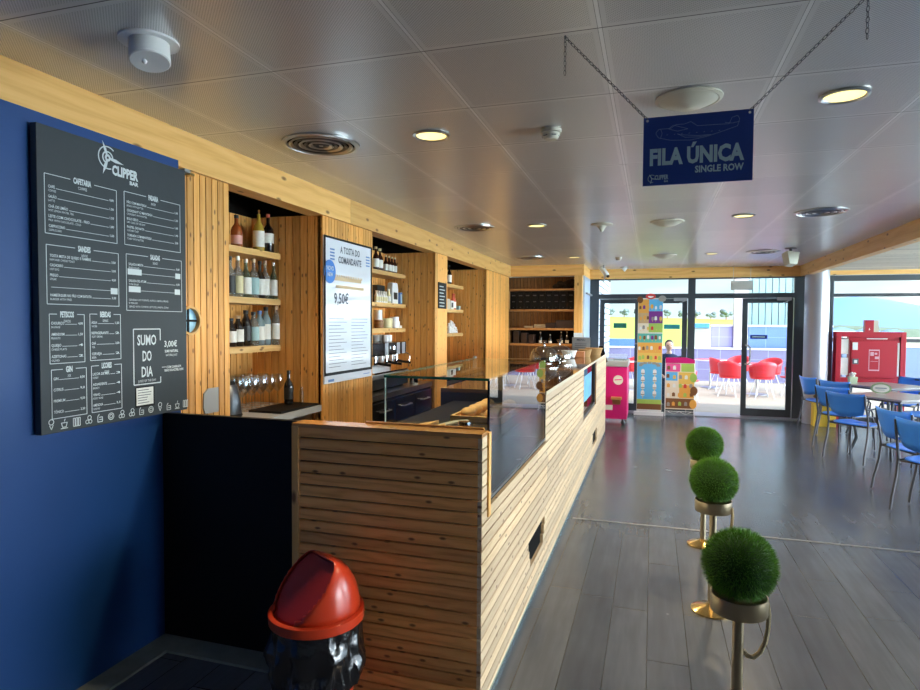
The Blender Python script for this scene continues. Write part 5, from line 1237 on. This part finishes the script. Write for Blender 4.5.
# table cloth like red panel low behind left door: a folded parasol table
# seated person outside
def person(loc,rot):
    e=empty('person',loc,rot,'person with short dark hair in navy shirt seated outside behind the display','person')
    def blob(parts,name,mat,vox):
        mb=MB()
        for p in parts:
            if p[0]=='s': mb.sphere(p[1],p[2],16,12,p[3] if len(p)>3 else (1,1,1))
            else: mb.tube(p[1],.05,12,rr=p[2])
        o=mb.build(name,mat,e); m=o.modifiers.new('r','REMESH'); m.mode='VOXEL'; m.voxel_size=vox; m.use_smooth_shade=True
        s=o.modifiers.new('s','SMOOTH'); s.iterations=4; s.factor=.5; return o
    # faces -y ; seat height .45
    legs=[('t',[(sx*.09,.02,.50),(sx*.11,-.2,.53),(sx*.12,-.42,.50)],[.085,.078,.06]) for sx in (-1,1)]+[('t',[(sx*.12,-.42,.50),(sx*.12,-.43,.28),(sx*.12,-.41,.08)],[.06,.052,.038]) for sx in (-1,1)]
    feet=[('t',[(sx*.12,-.38,.045),(sx*.125,-.5,.035),(sx*.13,-.6,.03)],[.04,.04,.028]) for sx in (-1,1)]
    arms=[('t',[(sx*.19,.0,.98),(sx*.235,.01,.84),(sx*.24,-.03,.70)],[.055,.045,.04]) for sx in (-1,1)]+[('t',[(sx*.24,-.03,.70),(sx*.19,-.18,.63),(sx*.13,-.28,.60)],[.04,.034,.026]) for sx in (-1,1)]
    torso=[('t',[(0,.02,.50),(0,.03,.66),(0,.03,.84),(0,.02,.97)],[.13,.125,.14,.12]),('s',(0,.02,.93),.15,(1.25,.75,.7)),('t',[(0,.02,1.0),(0,.0,1.09)],[.055,.05])]
    hands=[]
    for sx in (-1,1):
        hands.append(('s',(sx*.12,-.31,.592),.036,(.8,1.1,.5)))
        for k in range(4): hands.append(('t',[(sx*(.145-.017*k),-.335,.59),(sx*(.145-.017*k),-.375,.588),(sx*(.143-.017*k),-.40+.008*abs(k-1.5),.575)],[.0085,.008,.007]))
        hands.append(('t',[(sx*.095,-.305,.592),(sx*.075,-.335,.59),(sx*.075,-.36,.585)],[.011,.0095,.008]))
    head=[('s',(0,-.01,1.2),.088,(.88,1.02,1.18)),('s',(0,-.03,1.145),.06,(.9,1,.8)),('s',(0,-.102,1.185),.014,(.8,1,1.4)),('s',(-.08,.0,1.19),.02,(.4,.8,1.3)),('s',(.08,.0,1.19),.02,(.4,.8,1.3))]
    blob(torso+arms+legs+feet+head+hands,'body','skin',.009)
    blob([('t',[(0,.02,.48),(0,.03,.66),(0,.03,.84),(0,.02,.985)],[.142,.137,.152,.12]),('s',(0,.02,.93),.16,(1.27,.8,.72))]+[('t',p[1],[r+.01 for r in p[2]]) for p in arms[:2]],'shirt','shirt',.011)
    blob([('t',p[1],[r+.012 for r in p[2]]) for p in legs],'trousers','jeans',.011)
    blob([('t',p[1],[r+.008 for r in p[2]]) for p in feet],'shoes','black',.01)
    blob([('s',(0,.008,1.215),.094,(.93,1.02,1.12))],'hair_mass','hair',.009)
    h=bpy.data.objects['hair_mass']; h.name='hair'
    # trim the hair off the face
    me=h.data
    for v in me.vertices:
        if v.co.y<-.045 and v.co.z<1.262: v.co.y=-.045+ (v.co.y+.045)*.05
        if v.co.z<1.17: v.co.z=1.17+(v.co.z-1.17)*.2
    for sx in (-1,1): MB().sphere((sx*.032,-.091,1.203),.009,10,8,(1.3,.7,.8)).build('eye','black',e)
    MB().sphere((0,-.094,1.148),.02,10,8,(1.2,.35,.3)).build('mouth',flat('lips',(.4,.12,.1)),e)
person((.33,13.05,GZ),R(5))
o=dup(rc,(.33,13.12,GZ),R(-85),'red terrace chair carrying the seated person behind the display',GR)

# ------------------------------------------------------------------ light and camera
W=bpy.data.worlds.new('World'); S.world=W; W.use_nodes=True; nt=W.node_tree; nt.nodes.clear(); k=NT(nt)
out=k.n('ShaderNodeOutputWorld'); bg=k.n('ShaderNodeBackground'); k.l(bg.outputs[0],out.inputs[0])
tc=k.n('ShaderNodeTexCoord'); nrm=k.n('ShaderNodeVectorMath',operation='NORMALIZE'); k.l(tc.outputs['Generated'],nrm.inputs[0])
sep=k.n('ShaderNodeSeparateXYZ'); k.l(nrm.outputs[0],sep.inputs[0])
base=k.ramp(sep.outputs[2],[(.0,(.68,.93,1.0)),(.12,(.66,.84,1.0)),(.5,(.40,.62,.95)),(1,(.25,.45,.85))])
mp=k.n('ShaderNodeMapping'); mp.inputs['Scale'].default_value=(2,2,7); k.l(nrm.outputs[0],mp.inputs[0])
n=k.n('ShaderNodeTexNoise'); n.inputs['Scale'].default_value=1.6; n.inputs['Detail'].default_value=6; k.l(mp.outputs[0],n.inputs['Vector'])
cl=k.ramp(n.outputs[0],[(.45,(0,0,0)),(.62,(1,1,1))])
col=k.mix(k.math('MULTIPLY',cl,.75),base,(.98,.99,1.0))
k.l(col,bg.inputs[0])
# added sky brightness low past the dining side, unseen, to light the room
sd=k.math('ADD',k.math('MULTIPLY',sep.outputs[1],-.2),k.math('ADD',k.math('MULTIPLY',sep.outputs[0],1.0),k.math('MULTIPLY_ADD',sep.outputs[2],-.5,-.1)))
st=k.math('MULTIPLY_ADD',k.math('MAXIMUM',sd,0.0),SKYG:=22,1.0); k.l(st,bg.inputs[1])
sun=bpy.data.lights.new('sun','SUN'); sun.energy=2.6; sun.angle=R(.6); sun.color=(1,.95,.88)
so=bpy.data.objects.new('sun',sun); COL.objects.link(so); so.rotation_euler=(R(28),R(8),0)
for (x,y,z,rx,rz,w,h) in ((9.25,6.15,1.4,90,90,11.1,2.0),(5.9,11.72,1.3,90,0,6.2,2.3),(.66,11.74,1.2,90,0,3.3,2.4)):
    al=bpy.data.lights.new('window_portal','AREA'); al.shape='RECTANGLE'; al.size=w; al.size_y=h; al.cycles.is_portal=True
    ao=bpy.data.objects.new('window_portal',al); COL.objects.link(ao); ao.location=(x,y,z); ao.rotation_euler=(R(rx),0,R(rz))
    # portals shine along local -Z, into the room
    d=Vector((0,0,-1)); 
    tgt={0:Vector((-1,0,0))}
    inward=Vector((-1,0,0)) if abs(x-9.25)<.01 else (Vector((0,1,0)) if y<0 else Vector((0,-1,0)))
    ao.rotation_euler=inward.to_track_quat('-Z','Z').to_euler()

cam=bpy.data.cameras.new('camera'); co=bpy.data.objects.new('camera',cam); COL.objects.link(co); S.camera=co
cam.sensor_width=36; cam.lens=615.98/920*36; cam.clip_start=.05; cam.clip_end=3000
YAW,PIT,ROL=.302257,.0353242,.0060329
cy_,sy_=math.cos(YAW),math.sin(YAW)
f=Vector((-sy_*math.cos(PIT),cy_*math.cos(PIT),-math.sin(PIT))); r=Vector((cy_,sy_,0)); u=r.cross(f)
r2=r*math.cos(ROL)+u*math.sin(ROL); u2=-r*math.sin(ROL)+u*math.cos(ROL)
mt=Matrix((r2,u2,-f)).transposed().to_4x4(); mt.translation=Vector((0,0,1.6)); co.matrix_world=mt
vs=S.view_settings; vs.view_transform='Standard'; vs.look='None'; vs.gamma=1; vs.exposure=0.38; vs.use_curve_mapping=False
